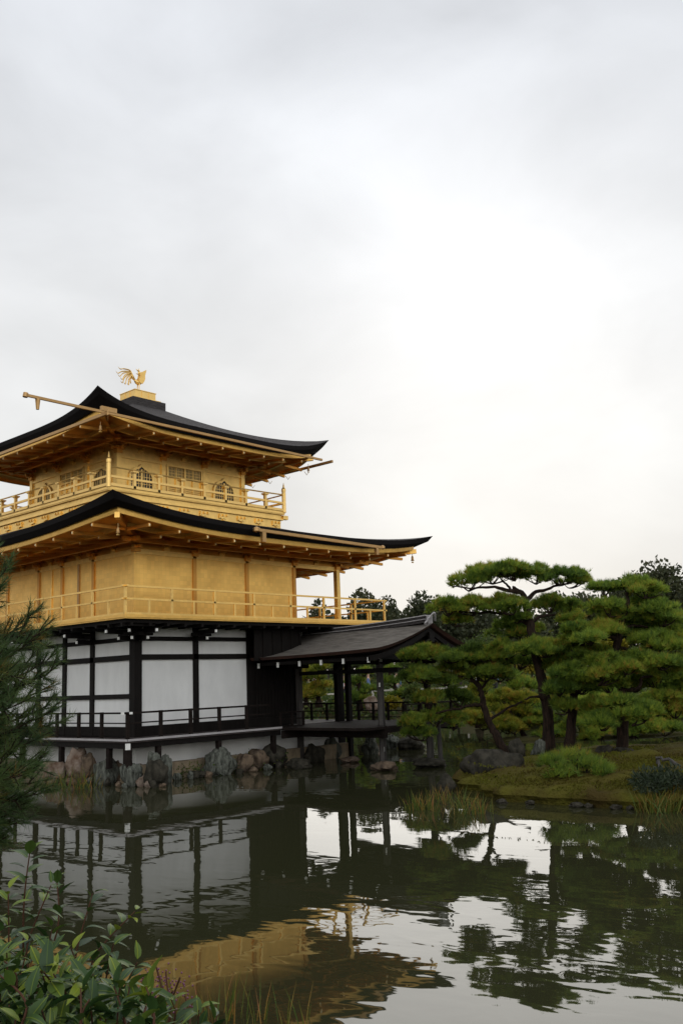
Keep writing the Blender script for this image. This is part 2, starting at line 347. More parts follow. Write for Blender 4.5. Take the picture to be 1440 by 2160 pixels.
# --- ground floor walls
mb = MB(); mb.box((.02, 0, 1.2), (4.2, .1, 4.25)); mb.build('plaster_wall', 'plaster', PAV)
mb = MB(); mb.box((0, .02, 1.2), (.1, LY, 4.25)); mb.build('plaster_wall', 'plaster', PAV)
mb = MB().use('black'); mb.box((4.2, .0, 1.2), (6.3, .1, 4.25)); mb.box((6.28, .1, 1.2), (6.38, LY, 4.25)); mb.box((.1, LY-.1, 1.2), (6.3, LY, 4.25))
for k in range(14): mb.box((4.32+k*.14, -.02, 1.46), (4.34+k*.14, 0., 3.3))
mb.build('timber_wall', None, PAV)
mb = MB(); mb.box((-.9, -.9, 1.1), (4.7, -.0, 1.19)); mb.box((-.9, 0, 1.1), (9.3, LY+.9, 1.168)); mb.build('veranda_floor', 'deck', PAV)
for n_, a, b_ in (('x', (-.92, -.93, 1.145), (4.7, -.90, 1.20)), ('y', (-.93, -.93, 1.145), (-.90, LY+.9, 1.20))):
    MB().box(a, b_).build('veranda_edge', 'edge', PAV)
mb = MB(); mb.box((-.85, -.86, .95), (4.7, -.76, 1.10)); mb.box((-.86, -.76, .95), (-.76, LY+.8, 1.10)); mb.build('veranda_beam', 'black', PAV)
MB().box((-.93, -.935, .93), (-.82, -.86, 1.09)).build('beam_end', 'white', PAV)
# columns
def col(name, x, y, z0, z1, w, key, dx=0, dy=0): return MB().box((x-w/2+dx, y-w/2+dy, z0), (x+w/2+dx, y+w/2+dy, z1)).build(name, key, PAV)
lefts1 = (2.09, 3.58, 5.06, 7.2, 9.3, LY)
col('column', 0, 0, 1.19, 4.26, .25, 'black')
for x in (2.1, 4.2, 6.3, 8.4): col('column', x, .03, 1.19 if x < 8 else .4, 4.27, .18, 'black')
for y in lefts1: col('column', .03, y, 1.19, 4.27, .18, 'black')
for y in (3.87, 7.7, LY): col('column', 8.4, y, .4, 4.27, .18, 'black')
def beam(a, b_): return MB().box(a, b_).build('beam', 'black', PAV)
beam((.0, -.06, 3.29), (4.2, .03, 3.44)); beam((-.06, 0, 3.29), (.03, LY, 3.44))
beam((.0, -.05, 3.82), (6.3, .03, 3.94)); beam((-.05, 0, 3.82), (.03, LY, 3.94))
beam((-.055, 0, 2.23), (.03, LY, 2.36)); beam((0, -.05, 1.19), (6.3, .03, 1.47)); beam((-.05, 0, 1.19), (.03, LY, 1.46))
beam((6.3, -.05, 3.55), (8.4, .05, 3.72))
# veranda posts and rail
for (x, y, w) in ((-.84, -.84, .17), (.18, -.78, .13), (2.3, -.78, .13), (4.45, -.78, .13), (-.78, .08, .13), (-.78, 2.44, .13), (-.78, 4.6, .13), (-.78, 6.9, .13)):
    MB().box((x-w/2, y-w/2, .42), (x+w/2, y+w/2, 1.0)).build('veranda_post', 'timber', PAV)
def rail_part(name, key, key2=None):
    o = empty(name, (0, 0, 0)); o.parent = PAV; o.location = -Vector(PAV.location); return o
def sub(mb, name, key, par):   # sub-part under an empty-less part
    me = mb.build(name, key); me.parent = par; me.location = (0, 0, 0); return me
def railing(name, rails, posts, key, pkey=None):
    """rails: list of MB for rails merged in one mesh; posts: list of MB"""
    r = rails.build(name, key, PAV)
    for p_ in posts: sub(p_, 'post', pkey or key, r)
    return r
R = MB(); a = -.86
R.box((a-.12, a-.025, 1.845), (4.25, a+.025, 1.895)); R.box((a-.025, a-.12, 1.847), (a+.025, LY, 1.893))
R.box((a, a-.02, 1.59), (4.25, a+.02, 1.625)); R.box((a-.02, a, 1.592), (a+.02, LY, 1.623))
P_ = [MB().box((x-.045, a-.035, 1.19), (x+.045, a+.035, 1.90)) for x in (a, .21, 1.23, 2.27, 3.32)]
P_ += [MB().box((a-.035, y-.045, 1.19), (a+.035, y+.045, 1.90)) for y in (.33, 1.45, 2.58, 3.7, 4.8, 5.9, 7, 8.1)]
railing('veranda_railing', R, P_, 'timber')
MB().box((a-.19, a-.032, 1.84), (a-.125, a+.03, 1.90)).build('rail_cap', 'white', PAV)
MB().box((a-.03, a-.18, 1.842), (a+.032, a-.125, 1.902)).build('rail_cap', 'white', PAV)
# --- underside of the balcony: joists and bracket arms
mb = MB(); mb.box((-1.05, -1.05, 4.24), (9.5, LY+1.05, 4.33)); mb.build('balcony_underside', 'black', PAV)
mb = MB()
for x in np.arange(-.9, 9.6, .6): mb.box((x-.04, -1.1, 4.16), (x+.04, -.02, 4.24))
for y in np.arange(-.9, 12, .6): mb.box((-1.1, y-.04, 4.16), (-.02, y+.04, 4.24))
mb.build('joists', 'black', PAV)
def bracket(x, y, dx, dy):
    b_ = MB().use('black')
    for L_, z in ((.95, 4.06), (.55, 3.88)):
        b_.bar((x, y, z), (x+dx*L_, y+dy*L_, z), .11, .13)
        b_.use('white'); q = Vector((x, y, z))+Vector((dx, dy, 0))*(L_+.02); b_.bar(q-Vector((dx, dy, 0))*.02, q+Vector((dx, dy, 0))*.012, .07, .08); b_.use('black')
    z = 4.02; px, py = -dy, dx
    b_.bar((x+dx*.3-px*.35, y+dy*.3-py*.35, z-.02), (x+dx*.3+px*.35, y+dy*.3+py*.35, z-.02), .08, .1)
    b_.build('bracket', None, PAV)
bracket(2.1, 0, 0, -1)
for y in (2.09, 5.06, 7.2): bracket(0, y, -1, 0)
bracket(0, 0, -.74, -.74); bracket(0, .0, 0, -1); bracket(0, 0, -1, 0)
# --- second storey
B = 1.17
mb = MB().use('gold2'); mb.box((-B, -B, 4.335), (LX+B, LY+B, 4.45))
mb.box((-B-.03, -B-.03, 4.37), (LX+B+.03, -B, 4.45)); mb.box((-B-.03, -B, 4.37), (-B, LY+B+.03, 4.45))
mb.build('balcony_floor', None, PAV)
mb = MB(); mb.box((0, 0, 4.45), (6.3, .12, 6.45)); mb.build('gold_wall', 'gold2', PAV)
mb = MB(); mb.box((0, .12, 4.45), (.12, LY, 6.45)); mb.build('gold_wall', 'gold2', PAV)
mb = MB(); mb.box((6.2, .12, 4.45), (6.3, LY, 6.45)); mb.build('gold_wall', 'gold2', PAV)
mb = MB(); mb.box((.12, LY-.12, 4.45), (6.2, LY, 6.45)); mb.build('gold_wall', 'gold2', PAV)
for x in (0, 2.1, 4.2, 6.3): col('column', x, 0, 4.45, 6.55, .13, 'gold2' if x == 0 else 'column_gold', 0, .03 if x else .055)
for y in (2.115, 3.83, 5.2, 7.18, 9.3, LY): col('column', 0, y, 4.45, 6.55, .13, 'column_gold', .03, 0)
MB().box((-.03, 2.85, 4.45), (0.0, 2.95, 6.3)).build('door_jamb', 'bronze', PAV)
MB().box((-.03, 4.4, 4.45), (0.0, 4.47, 6.3)).build('door_jamb', 'gold', PAV)
for (x, y) in ((8.4, 0), (8.4, 3.87), (8.4, 7.7), (8.4, LY)): col('column', x, y, 4.45, 6.75, .16, 'gold')
mb = MB(); mb.box((-.03, -.035, 6.28), (8.4, .02, 6.42)); mb.box((-.035, .02, 6.28), (.02, LY, 6.42)); mb.build('lintel', 'gold', PAV)
mb = MB(); mb.box((-.02, -.02, 6.42), (8.42, .06, 6.80)); mb.box((-.02, .06, 6.42), (.06, LY, 6.80)); mb.build('frieze', 'eaves', PAV)  # darkened gold paints the eave shadow onto the wall top
# balcony railing, gold
R = MB(); e = B-.03
for z, hh, w in ((5.20, .05, .06), (4.86, .05, .05), (4.475, .05, .07)):
    ex = .12 if z > 4.5 else 0
    R.box((-e-ex, -e-w/2, z-hh/2), (LX+e+ex, -e+w/2, z+hh/2)); R.box((-e-w/2, -e-ex, z-hh/2+.002), (-e+w/2, LY+e, z+hh/2-.002))
    R.box((LX+e-w/2, -e, z-hh/2+.003), (LX+e+w/2, LY+e, z+hh/2-.003)); R.box((-e, LY+e-w/2, z-hh/2+.001), (LX+e, LY+e+w/2, z+hh/2-.001))
P_ = []
n_ = 7; st = (LX+2*e)/n_
for k in range(n_+1):
    x = -e+st*k; P_.append(MB().box((x-.035, -e-.025, 4.45), (x+.035, -e+.025, 5.18)))
    if k < n_: P_.append(MB().box((x+st/2-.03, -e-.022, 4.45), (x+st/2+.03, -e+.022, 4.85)))
n2_ = 9; st2 = (LY+2*e)/n2_
for k in range(1, n2_):
    y = -e+st2*k; P_.append(MB().box((-e-.025, y-.035, 4.45), (-e+.025, y+.035, 5.18)))
for k in range(0, n2_):
    y = -e+st2*(k+.5); P_.append(MB().box((-e-.022, y-.03, 4.45), (-e+.022, y+.03, 4.85)))
for k in range(1, n2_):
    y = -e+st2*k; P_.append(MB().box((LX+e-.025, y-.035, 4.45), (LX+e+.025, y+.035, 5.18)))
    P_.append(MB().box((LX+e-.022, y-st2/2-.03, 4.45), (LX+e+.022, y-st2/2+.03, 4.85)))
railing('balcony_railing', R, P_, 'gold')

# --- roofs
def loop(cx, cy, hx, hy, zf, n=40, ex=0.):
    """closed loop of a rectangle, zf(s)->z with s in -1..1 along each side"""
    out = []
    ss = [math.sin(math.pi/2*(-1+2*k/n))*.35+(-1+2*k/n)*.65 for k in range(n)]
    for side in range(4):
        for s_ in ss:
            k = ex*abs(s_)**9; a_, b_ = hx-ex, hy-ex
            x, y = {0: (s_*a_, -(hy-k)), 1: ((hx-k), s_*b_), 2: (-s_*a_, (hy-k)), 3: (-(hx-k), -s_*b_)}[side]
            out.append((cx+x, cy+y, zf(s_)))
    return out
def hip_roof(cx, cy, hx, hy, ix, iy, zmid, lift, pw, zin, g, bmid, blift, ins):
    top = MB(); K = 14; prev = None
    for k in range(K+1):
        t_ = k/K; L_ = loop(cx, cy, hx+(ix-hx)*t_, hy+(iy-hy)*t_, lambda s_: zmid+(zin-zmid)*t_**g+lift*abs(s_)**pw*(1-t_)**2.5)
        if prev: top.strip(prev, L_)
        prev = L_
    roof = top.build('roof', 'shingle', PAV, smooth=True)
    edge = MB(); A = loop(cx, cy, hx, hy, lambda s_: zmid+lift*abs(s_)**pw-.002)
    C_ = loop(cx, cy, hx-.03, hy-.03, lambda s_: zmid-.13+(lift*.86)*abs(s_)**pw, ex=.10)
    Bm = loop(cx, cy, hx-ins, hy-ins, lambda s_: bmid+blift*abs(s_)**pw, ex=.24)
    B2 = loop(cx, cy, hx-ins-.25, hy-ins-.25, lambda s_: bmid+.05+blift*abs(s_)**pw, ex=.2)
    edge.strip(A, C_); edge.strip(C_, Bm); edge.strip(Bm, B2)
    sub(edge, 'eave_edge', 'shingle_edge', roof)
    return roof
def eaves(cx, cy, hx, hy, wx, wy, bmid, blift, pw, ins, zwall, key, spacing):
    """gold fascia, two soffit tiers, rafters with pale ends, hip rafters"""
    f0 = ins+.06; f1 = f0+.10; EX = .26
    zf = lambda s_, d=0: bmid+blift*abs(s_)**pw+d
    mb = MB()
    a0 = loop(cx, cy, hx-f0, hy-f0, lambda s_: zf(s_, .03), ex=EX)
    a1 = loop(cx, cy, hx-f0-.02, hy-f0-.02, lambda s_: zf(s_, -.13), ex=EX)
    a2 = loop(cx, cy, hx-f1, hy-f1, lambda s_: zf(s_, -.13), ex=EX)
    a3 = loop(cx, cy, hx-f1, hy-f1, lambda s_: zf(s_, -.06), ex=EX)
    mb.strip(a0, a1); mb.strip(a1, a2); mb.strip(a2, a3)
    mid_x = wx+(hx-wx)*.52; mid_y = wy+(hx-wx)*.52
    zmid_ = bmid-.02; fade = lambda s_: blift*.45*abs(s_)**pw
    b0 = loop(cx, cy, mid_x, mid_y, lambda s_: zmid_+.02+fade(s_)); b1 = loop(cx, cy, mid_x, mid_y, lambda s_: zmid_-.10+fade(s_)); b2 = loop(cx, cy, mid_x-.10, mid_y-.10, lambda s_: zmid_-.10+fade(s_)); b3 = loop(cx, cy, mid_x-.1, mid_y-.1, lambda s_: zmid_-.03+fade(s_))
    mb2 = MB(); mb2.strip(b0, b1); mb2.strip(b1, b2); mb2.strip(b2, b3)
    c = loop(cx, cy, wx-.05, wy-.05, lambda s_: zwall)
    s1 = MB(); s1.strip(a3, b0); s1.strip(b3, c)
    so_ = s1.build('soffit', key, PAV, smooth=False)
    sub(mb, 'eave_fascia', 'gold2', so_); sub(mb2, 'inner_fascia', 'gold', so_)
    for side in (0, 1, 3):
        H, h2, Wl, w2, mm_ = (hx, hy, wx, wy, mid_y) if side % 2 == 0 else (hy, hx, wy, wx, mid_x)
        n = int(2*(H-f1)/spacing); st = 2*(H-f1)/n
        for k in range(1, n):
            q = -(H-f1)+st*k; s_ = q/H
            def PT(off, z):
                x, y = {0: (q, -off), 1: (off, q), 2: (-q, off), 3: (-off, -q)}[side]; return (cx+x, cy+y, z)
            inner = max(w2, abs(q)-Wl+w2); raf = MB()
            zi = zwall-.06; zm = zmid_-.15+fade(s_)
            zc = lambda off: (zi+(zm-zi)*min(1, (off-w2)/max(1e-3, mm_-.1-w2)))
            if inner < mm_-.15:
                raf.use(key).bar(PT(inner, zc(inner)), PT(mm_+.12, zm-.01), .075, .09)
                raf.use('goldtip').bar(PT(mm_+.12, zm-.01), PT(mm_+.135, zm-.01), .045, .055)
            i2 = max(mm_-.05, abs(q)-Wl+w2)
            if i2 < h2-f0-.2:
                zo = zf(s_, -.20); raf.use(key).bar(PT(i2, zmid_-.06+fade(s_)+(zo-zmid_+.06-fade(s_))*max(0, (i2-mm_))/(h2-f0-mm_)), PT(h2-f0-.02, zo), .07, .09)
                raf.use('goldtip').bar(PT(h2-f0-.02, zo), PT(h2-f0, zo), .045, .055)
            if raf.v: sub(raf, 'rafter', None, so_)
    for sx, sy in ((-1, -1), (1, -1), (1, 1), (-1, 1)):
        raf = MB().use(key); raf.bar((cx+sx*wx, cy+sy*wy, zwall-.1), (cx+sx*(hx-f0-.38), cy+sy*(hy-f0-.38), zf(1, -.22)), .13, .16)
        raf.use('gold2').bar((cx+sx*(hx-f0-.38), cy+sy*(hy-f0-.38), zf(1, -.22)), (cx+sx*(hx-f0-.22), cy+sy*(hy-f0-.22), zf(1, -.20)), .13, .15)
        sub(raf, 'hip_rafter', None, so_)
    # purlin along the eave half way, and wall plate
    mbp = MB()
    px, py = wx+.45, wy+.45; zp = zwall-.22
    for A_, B_ in (((-px-.3, -py), (px+.3, -py)), ((px, -py-.3), (px, py+.3)), ((px+.3, py), (-px-.3, py)), ((-px, py+.3), (-px, -py-.3))):
        mbp.bar((cx+A_[0], cy+A_[1], zp), (cx+B_[0], cy+B_[1], zp), .12, .13)
    sub(mbp, 'purlin', key, so_)
    return so_
# lower roof (over the second storey) and upper roof (over the third)
hip_roof(4.2, 5.8, 6.64, 8.24, 3.62, 3.6, 6.97, .46, 3.4, 8.05, 1.2, 6.70, .40, .16)
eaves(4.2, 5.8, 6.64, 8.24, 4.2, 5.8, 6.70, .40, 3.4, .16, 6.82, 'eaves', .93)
hip_roof(4.2, 5.8, 4.96, 4.96, .62, .62, 10.71, .60, 4.2, 12.62, 1.25, 10.44, .38, .15)
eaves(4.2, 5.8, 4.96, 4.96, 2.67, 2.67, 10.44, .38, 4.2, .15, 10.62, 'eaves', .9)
MB().box((4.2-2.9, 5.8-2.9, 10.56), (4.2+2.9, 5.8+2.9, 10.60)).build('ceiling', 'gold', PAV)
MB().box((.1, .1, 6.80), (8.3, LY-.1, 6.83)).build('ceiling', 'gold2', PAV)
def arm_set(x, y, z, dx, dy, key, sc=1., block=True):
    b_ = MB().use(key)
    for L_, zz_ in ((.50, .0), (.28, -.13)):
        b_.bar((x, y, z+zz_*sc), (x+dx*L_*sc, y+dy*L_*sc, z+zz_*sc), .09*sc, .10*sc)
        px, py = -dy, dx; c_ = (x+dx*.10, y+dy*.10)
        b_.bar((c_[0]-px*L_*.62*sc, c_[1]-py*L_*.62*sc, z+zz_*sc-.01), (c_[0]+px*L_*.62*sc, c_[1]+py*L_*.62*sc, z+zz_*sc-.01), .07*sc, .085*sc)
    if block: b_.box((x-.10, y-.10, z-.3*sc), (x+.10, y+.10, z-.18*sc))
    b_.build('bracket', None, PAV)
for x in (0, 2.1, 4.2, 6.3, 8.4): arm_set(x, 0, 6.60, 0, -1, 'eaves', .9)
for x in (1.05, 3.15, 5.25, 7.35): arm_set(x, 0.04, 6.58, 0, -1, 'gold2', .55)
for y in (2.115, 3.83, 5.2, 7.18, 9.3): arm_set(0, y, 6.595, -1, 0, 'eaves', .9)
for y in (1.05, 2.9, 4.5, 6.2): arm_set(0.04, y, 6.58, -1, 0, 'gold2', .55)
# --- third storey
x0, y0, W3 = 1.53, 3.13, 5.35
x1, y1 = x0+W3, y0+W3
for A_, B_ in (((x0, y0, 8.6), (x1, y0+.1, 10.58)), ((x0, y0+.1, 8.6), (x0+.1, y1, 10.58)), ((x1-.1, y0+.1, 8.6), (x1, y1, 10.58)), ((x0+.1, y1-.1, 8.6), (x1-.1, y1, 10.58))):
    MB().box(A_, B_).build('gold_wall', 'gold', PAV)
for k in range(4):
    q = W3*k/3
    col('column', x0+q, y0, 8.6, 10.4, .17, 'gold', 0, .03); 
    if k: col('column', x0, y0+q, 8.6, 10.4, .17, 'gold', .03, 0); col('column', x1, y0+q, 8.6, 10.4, .17, 'gold', -.03, 0)
    arm_set(x0+q, y0, 10.36, 0, -1, 'eaves', 1.)
    arm_set(x0, y0+q, 10.355, -1, 0, 'eaves', 1., k > 0)
    if k < 3:
        arm_set(x0+q+W3/6, y0+.04, 10.34, 0, -1, 'gold', .5); arm_set(x0+.04, y0+q+W3/6, 10.34, -1, 0, 'gold', .5)
mb = MB(); mb.box((x0-.04, y0-.045, 9.93), (x1+.04, y0+.02, 10.0)); mb.box((x0-.045, y0+.02, 9.93), (x0+.02, y1, 10.0)); mb.box((x0-.04, y0-.05, 8.6), (x1+.04, y0+.02, 8.78)); mb.box((x0-.05, y0+.02, 8.6), (x0+.02, y1, 8.78)); mb.build('lintel', 'gold', PAV)
# arched (flame-headed) windows
def arch(cx_, z0, w, hgt, grow=0.):
    pts = [(cx_-w/2-grow*1.4, z0-grow*.3), (cx_-w/2*.97-grow, z0+hgt*.55)]
    for k in range(1, 6):
        a_ = math.pi*(1-k/12); pts.append((cx_+math.cos(a_)*(w/2*.97+grow), z0+hgt*.55+math.sin(a_)*(hgt*.36+grow)))
    pts.append((cx_, z0+hgt+grow*1.2))
    return pts+[(2*cx_-p_[0], p_[1]) for p_ in pts[-2::-1]]
def face_prism(mb, poly, face, d0, d1):
    if face == 'x': mb.prism(poly, 'y', y0+d0, y0+d1)
    else: mb.prism(poly, 'x', x0+d0, x0+d1)
def face_box(mb, a0, a1, z0, z1, d0, d1, face):
    if face == 'x': mb.box((a0, y0+d0, z0), (a1, y0+d1, z1))
    else: mb.box((x0+d0, a0, z0), (x0+d1, a1, z1))
def kato(c_, face):
    z0, w, hh = 8.86, .86, .86
    fr = MB(); out = arch(c_, z0, w, hh, .085); inn = arch(c_, z0, w, hh, 0)
    def P3(pt, d): return (pt[0], y0+d, pt[1]) if face == 'x' else (x0+d, pt[0], pt[1])
    for A_, B_ in ((([P3(p_, -.055) for p_ in out]), ([P3(p_, -.055) for p_ in inn])), (([P3(p_, -.055) for p_ in out]), ([P3(p_, 0) for p_ in out])), (([P3(p_, -.055) for p_ in inn]), ([P3(p_, 0) for p_ in inn]))):
        fr.strip(A_, B_, closed=True)
    wdw = fr.build('window', 'gold', PAV)
    pn = MB(); face_prism(pn, inn, face, -.012, .004); sub(pn, 'pane', 'dark', wdw)
    lt = MB()
    for k in range(1, 8):
        q = c_-w/2+w*k/8; f_ = abs(2*(q-c_)/w); zt = z0+hh*(.55+.36*math.sqrt(max(0, 1-f_*f_)))
        face_box(lt, q-.011, q+.011, z0, zt, -.036, -.014, face)
    for z in (z0+.05, z0+.28, z0+.52): face_box(lt, c_-w/2+.02, c_+w/2-.02, z-.009, z+.009, -.044, -.034, face)
    face_box(lt, c_-.035, c_+.035, z0, z0+hh*.9, -.05, -.014, face)
    sub(lt, 'lattice', 'goldpale', wdw)
def door(c_, face):
    w = 1.46; z0, z1 = 8.8, 9.9
    fr = MB()
    for a_, b_ in ((c_-w/2-.05, c_-w/2+.02), (c_-.025, c_+.025), (c_+w/2-.02, c_+w/2+.05)): face_box(fr, a_, b_, z0, z1+.05, -.07, 0, face)
    face_box(fr, c_-w/2-.05, c_+w/2+.05, z1, z1+.07, -.075, 0, face); face_box(fr, c_-w/2, c_+w/2, z1-.37, z1-.32, -.055, 0, face)
    for s_ in (-1, 1):
        cc = c_+s_*w/4
        face_box(fr, cc-.018, cc+.018, z0, z1, -.05, 0, face)
        for z in (z0+.28, z0+.34, z0+.40): face_box(fr, cc-w/4+.04, cc+w/4-.04, z-.01, z+.01, -.04, 0, face)
    d_ = fr.build('door', 'gold', PAV)
    pn = MB(); face_box(pn, c_-w/2+.02, c_+w/2-.02, z1-.31, z1-.01, -.015, .004, face); sub(pn, 'pane', 'dark', d_)
    lt = MB()
    for k in range(1, 24):
        q = c_-w/2+w*k/24; face_box(lt, q-.010, q+.010, z1-.31, z1, -.034, -.016, face)
    for z in (z1-.22, z1-.12): face_box(lt, c_-w/2+.03, c_+w/2-.03, z-.008, z+.008, -.04, -.033, face)
    sub(lt, 'lattice', 'goldpale', d_)
for k, fn in ((0, kato), (1, door), (2, kato)):
    fn(x0+W3*(k+.5)/3, 'x'); fn(y0+W3*(k+.5)/3, 'y')
# third-storey balcony base and railing
O3 = 1.067; ax, ay, bx, by = x0-O3, y0-O3, x1+O3, y1+O3
mb = MB(); mb.box((ax, ay, 8.53), (bx, by, 8.66)); mb.box((ax-.02, ay-.02, 8.56), (bx+.02, by+.02, 8.62))
mb.box((ax+.08, ay+.08, 8.38), (bx-.08, by-.08, 8.53)); mb.box((ax+.02, ay+.02, 8.33), (bx-.02, by-.02, 8.38)); mb.box((ax+.10, ay+.10, 7.5), (bx-.10, by-.10, 8.33))
mb.build('balcony_base', 'gold', PAV)
R = MB()
for z, hh, w in ((8.71, .09, .09), (8.97, .07, .06)):
    R.box((ax-w/2, ay-w/2, z-hh/2), (bx+w/2, ay+w/2, z+hh/2)); R.box((ax-w/2, ay+w/2, z-hh/2), (ax+w/2, by, z+hh/2)); R.box((bx-w/2, ay+w/2, z-hh/2), (bx+w/2, by, z+hh/2)); R.box((ax+w/2, by-w/2, z-hh/2), (bx-w/2, by+w/2, z+hh/2))
for A_, B_ in (((ax, ay), (bx, ay)), ((ax, ay), (ax, by)), ((bx, ay), (bx, by)), ((ax, by), (bx, by))):
    R.tube([(A_[0]+(B_[0]-A_[0])*k/12, A_[1]+(B_[1]-A_[1])*k/12, 9.255+.03*abs(-1+k/6)**3) for k in range(13)], .026, 8)
P_ = []
for k in range(1, 8):
    q = (bx-ax)*k/8
    for (px, py) in ((ax+q, ay), (ax, ay+q), (bx, ay+q), (ax+q, by)):
        P_.append(MB().box((px-.045, py-.045, 8.66), (px+.045, py+.045, 9.16)).box((px-.07, py-.07, 9.16), (px+.07, py+.07, 9.185)).box((px-.1, py-.1, 9.185), (px+.1, py+.1, 9.225)))
for (px, py) in ((ax, ay), (bx, ay), (bx, by), (ax, by)):
    P_.append(MB().lathe((px, py, 0), [(.075, 8.62), (.075, 9.36), (.065, 9.365), (.065, 9.385), (.08, 9.39), (.082, 9.50), (.045, 9.55), (.03, 9.56), (.035, 9.60), (.02, 9.66), (.004, 9.74)], 12))
railing('balcony_railing', R, P_, 'goldpale')
# hooks on the base board and the stub beam end
for k in range(9):
    q = (bx-ax)*(k+.6)/9
    for px, py, dx, dy in ((ax+q, ay+.10, 0, -1), (ax+.10, ay+q, -1, 0)):
        h_ = MB(); tx, ty = (-dy, dx) if dx == 0 else (0, 1)
        if dx == 0: tx, ty = 1, 0
        for j in (-.16, 0, .16): h_.box((px+tx*j-.03+dx*.03, py+ty*j-.03+dy*.03, 8.21), (px+tx*j+.03+dx*.03, py+ty*j+.03+dy*.03, 8.28))
        h_.bar((px-tx*.16+dx*.03, py-ty*.16+dy*.03, 8.14), (px+tx*.10+dx*.03, py+ty*.10+dy*.03, 8.12), .04, .05)
        h_.bar((px-tx*.17+dx*.03, py-ty*.17+dy*.03, 8.22), (px-tx*.17+dx*.03, py-ty*.17+dy*.03, 8.12), .04, .05, up=(1, 0, 0))
        h_.bar((px+dx*.03, py+dy*.03, 8.13), (px+dx*.03, py+dy*.03, 8.06), .04, .05, up=(1, 0, 0))
        h_.build('hook_bracket', 'gold', PAV)
MB().box((bx-.02, ay+.02, 8.38), (bx+.22, ay+.16, 8.52)).build('beam_end', 'gold', PAV)
# --- roof finial plinth and phoenix
cxx, cyy = 4.2, 5.8
def sq(mb, s_, z0, z1): mb.box((cxx-s_, cyy-s_, z0), (cxx+s_, cyy+s_, z1)); return mb
fp = sq(MB(), .72, 12.45, 12.86).build('finial_base', 'shingle', PAV)
pl = MB(); sq(pl, .60, 12.86, 12.93); sq(pl, .46, 12.93, 13.22); sq(pl, .48, 13.22, 13.245)
for s_ in (-.15, .15):
    pl.box((cxx+s_-.012, cyy-.475, 12.93), (cxx+s_+.012, cyy-.46, 13.22)); pl.box((cxx-.475, cyy+s_-.012, 12.93), (cxx-.46, cyy+s_+.012, 13.22))
pl.build('finial_plinth', 'goldpale', PAV)
Z = 13.27
def ph(x, y, z): return (cxx+x, cyy+y, Z+z*1.12)
bd = MB()
spine = [ph(-.16, 0, .43), ph(-.05, 0, .38), ph(.06, 0, .38), ph(.13, 0, .48), ph(.10, 0, .60), ph(.05, 0, .69), ph(.07, 0, .77)]
girth = [.03, .04, .055, .07, .08, .085, .09, .09, .09, .085, .08, .07, .06, .052, .045, .04, .036, .034, .036, .04, .045, .05, .048, .042, .025]
bd.tube(curve(spine, 4), girth, 10)
bd.tube([ph(.05, 0, .77), ph(-.02, 0, .79), ph(-.09, 0, .83)], [.032, .022, .004], 8)
bird = bd.build('phoenix_statue', 'goldpale', PAV, label='gilded phoenix standing on the roof finial with a curling plumed tail', smooth=True)
lg = MB()
for s_ in (-.055, .055):
    lg.tube([ph(.03, s_, .36), ph(.02, s_, .20), ph(.03, s_, .01)], [.03, .016, .016], 6)
    for dx_, dy_ in ((.09, 0), (.06, .05), (.06, -.05), (-.05, 0)): lg.tube([ph(.05, s_, .012), ph(.05+dx_, s_+dy_, .008)], [.014, .006], 5)
sub(lg, 'legs', 'goldpale', bird)
for s_ in (-1, 1):
    wg = MB()
    out = [(.02, .36), (.14, .33), (.21, .42), (.25, .52), (.24, .64), (.27, .74), (.29, .84), (.16, .77), (.09, .68), (.06, .55), (-.04, .45)]
    A_ = [ph(px, s_*(.075+.06*(pz-.3)), pz) for px, pz in out]; B_ = [ph(px, s_*(.10+.065*(pz-.3)), pz) for px, pz in out]
    n = len(out); wg.add(A_+B_, [tuple(range(n)), tuple(range(2*n-1, n-1, -1))]+[(i, (i+1) % n, (i+1) % n+n, i+n) for i in range(n)])
    sub(wg, 'wing', 'gold', bird)
tl = MB()
for k, (tx, tz) in enumerate([(-1.10, .70), (-1.12, .58), (-1.07, .47), (-.98, .36), (-.86, .29), (-.74, .25), (-.60, .23), (-.50, .27), (-.42, .32)]):
    a_ = k/8; yy = ((k*5) % 3-1)*.03
    tl.tube(curve([ph(-.12, 0, .42), ph(-.25-.02*(1-a_), yy, .58-.10*a_), ph(-.38+.12*a_, yy, .71-.20*a_), ph(tx*.58-.10*a_, yy*1.5, (tz+.03+(.71-.20*a_))/2-.01), ph(tx*.74, yy*2, tz-.035), ph(tx*.80-.03, yy*2, tz+.02)], 4), [.03]*5+[.027]*4+[.024]*4+[.02]*4+[.014, .010, .007, .004], 6)
sub(tl, 'tail', 'goldpale', bird)
cb = MB(); cb.tube(curve([ph(.06, 0, .80), ph(.04, 0, .84), ph(.07, 0, .87)], 3), [.016, .016, .016, .014, .012, .01, .004], 6); cb.tube(curve([ph(.03, 0, .66), ph(-.04, 0, .66), ph(-.08, 0, .69)], 3), [.016, .016, .016, .014, .012, .01, .004], 6)
sub(cb, 'crest', 'goldpale', bird)
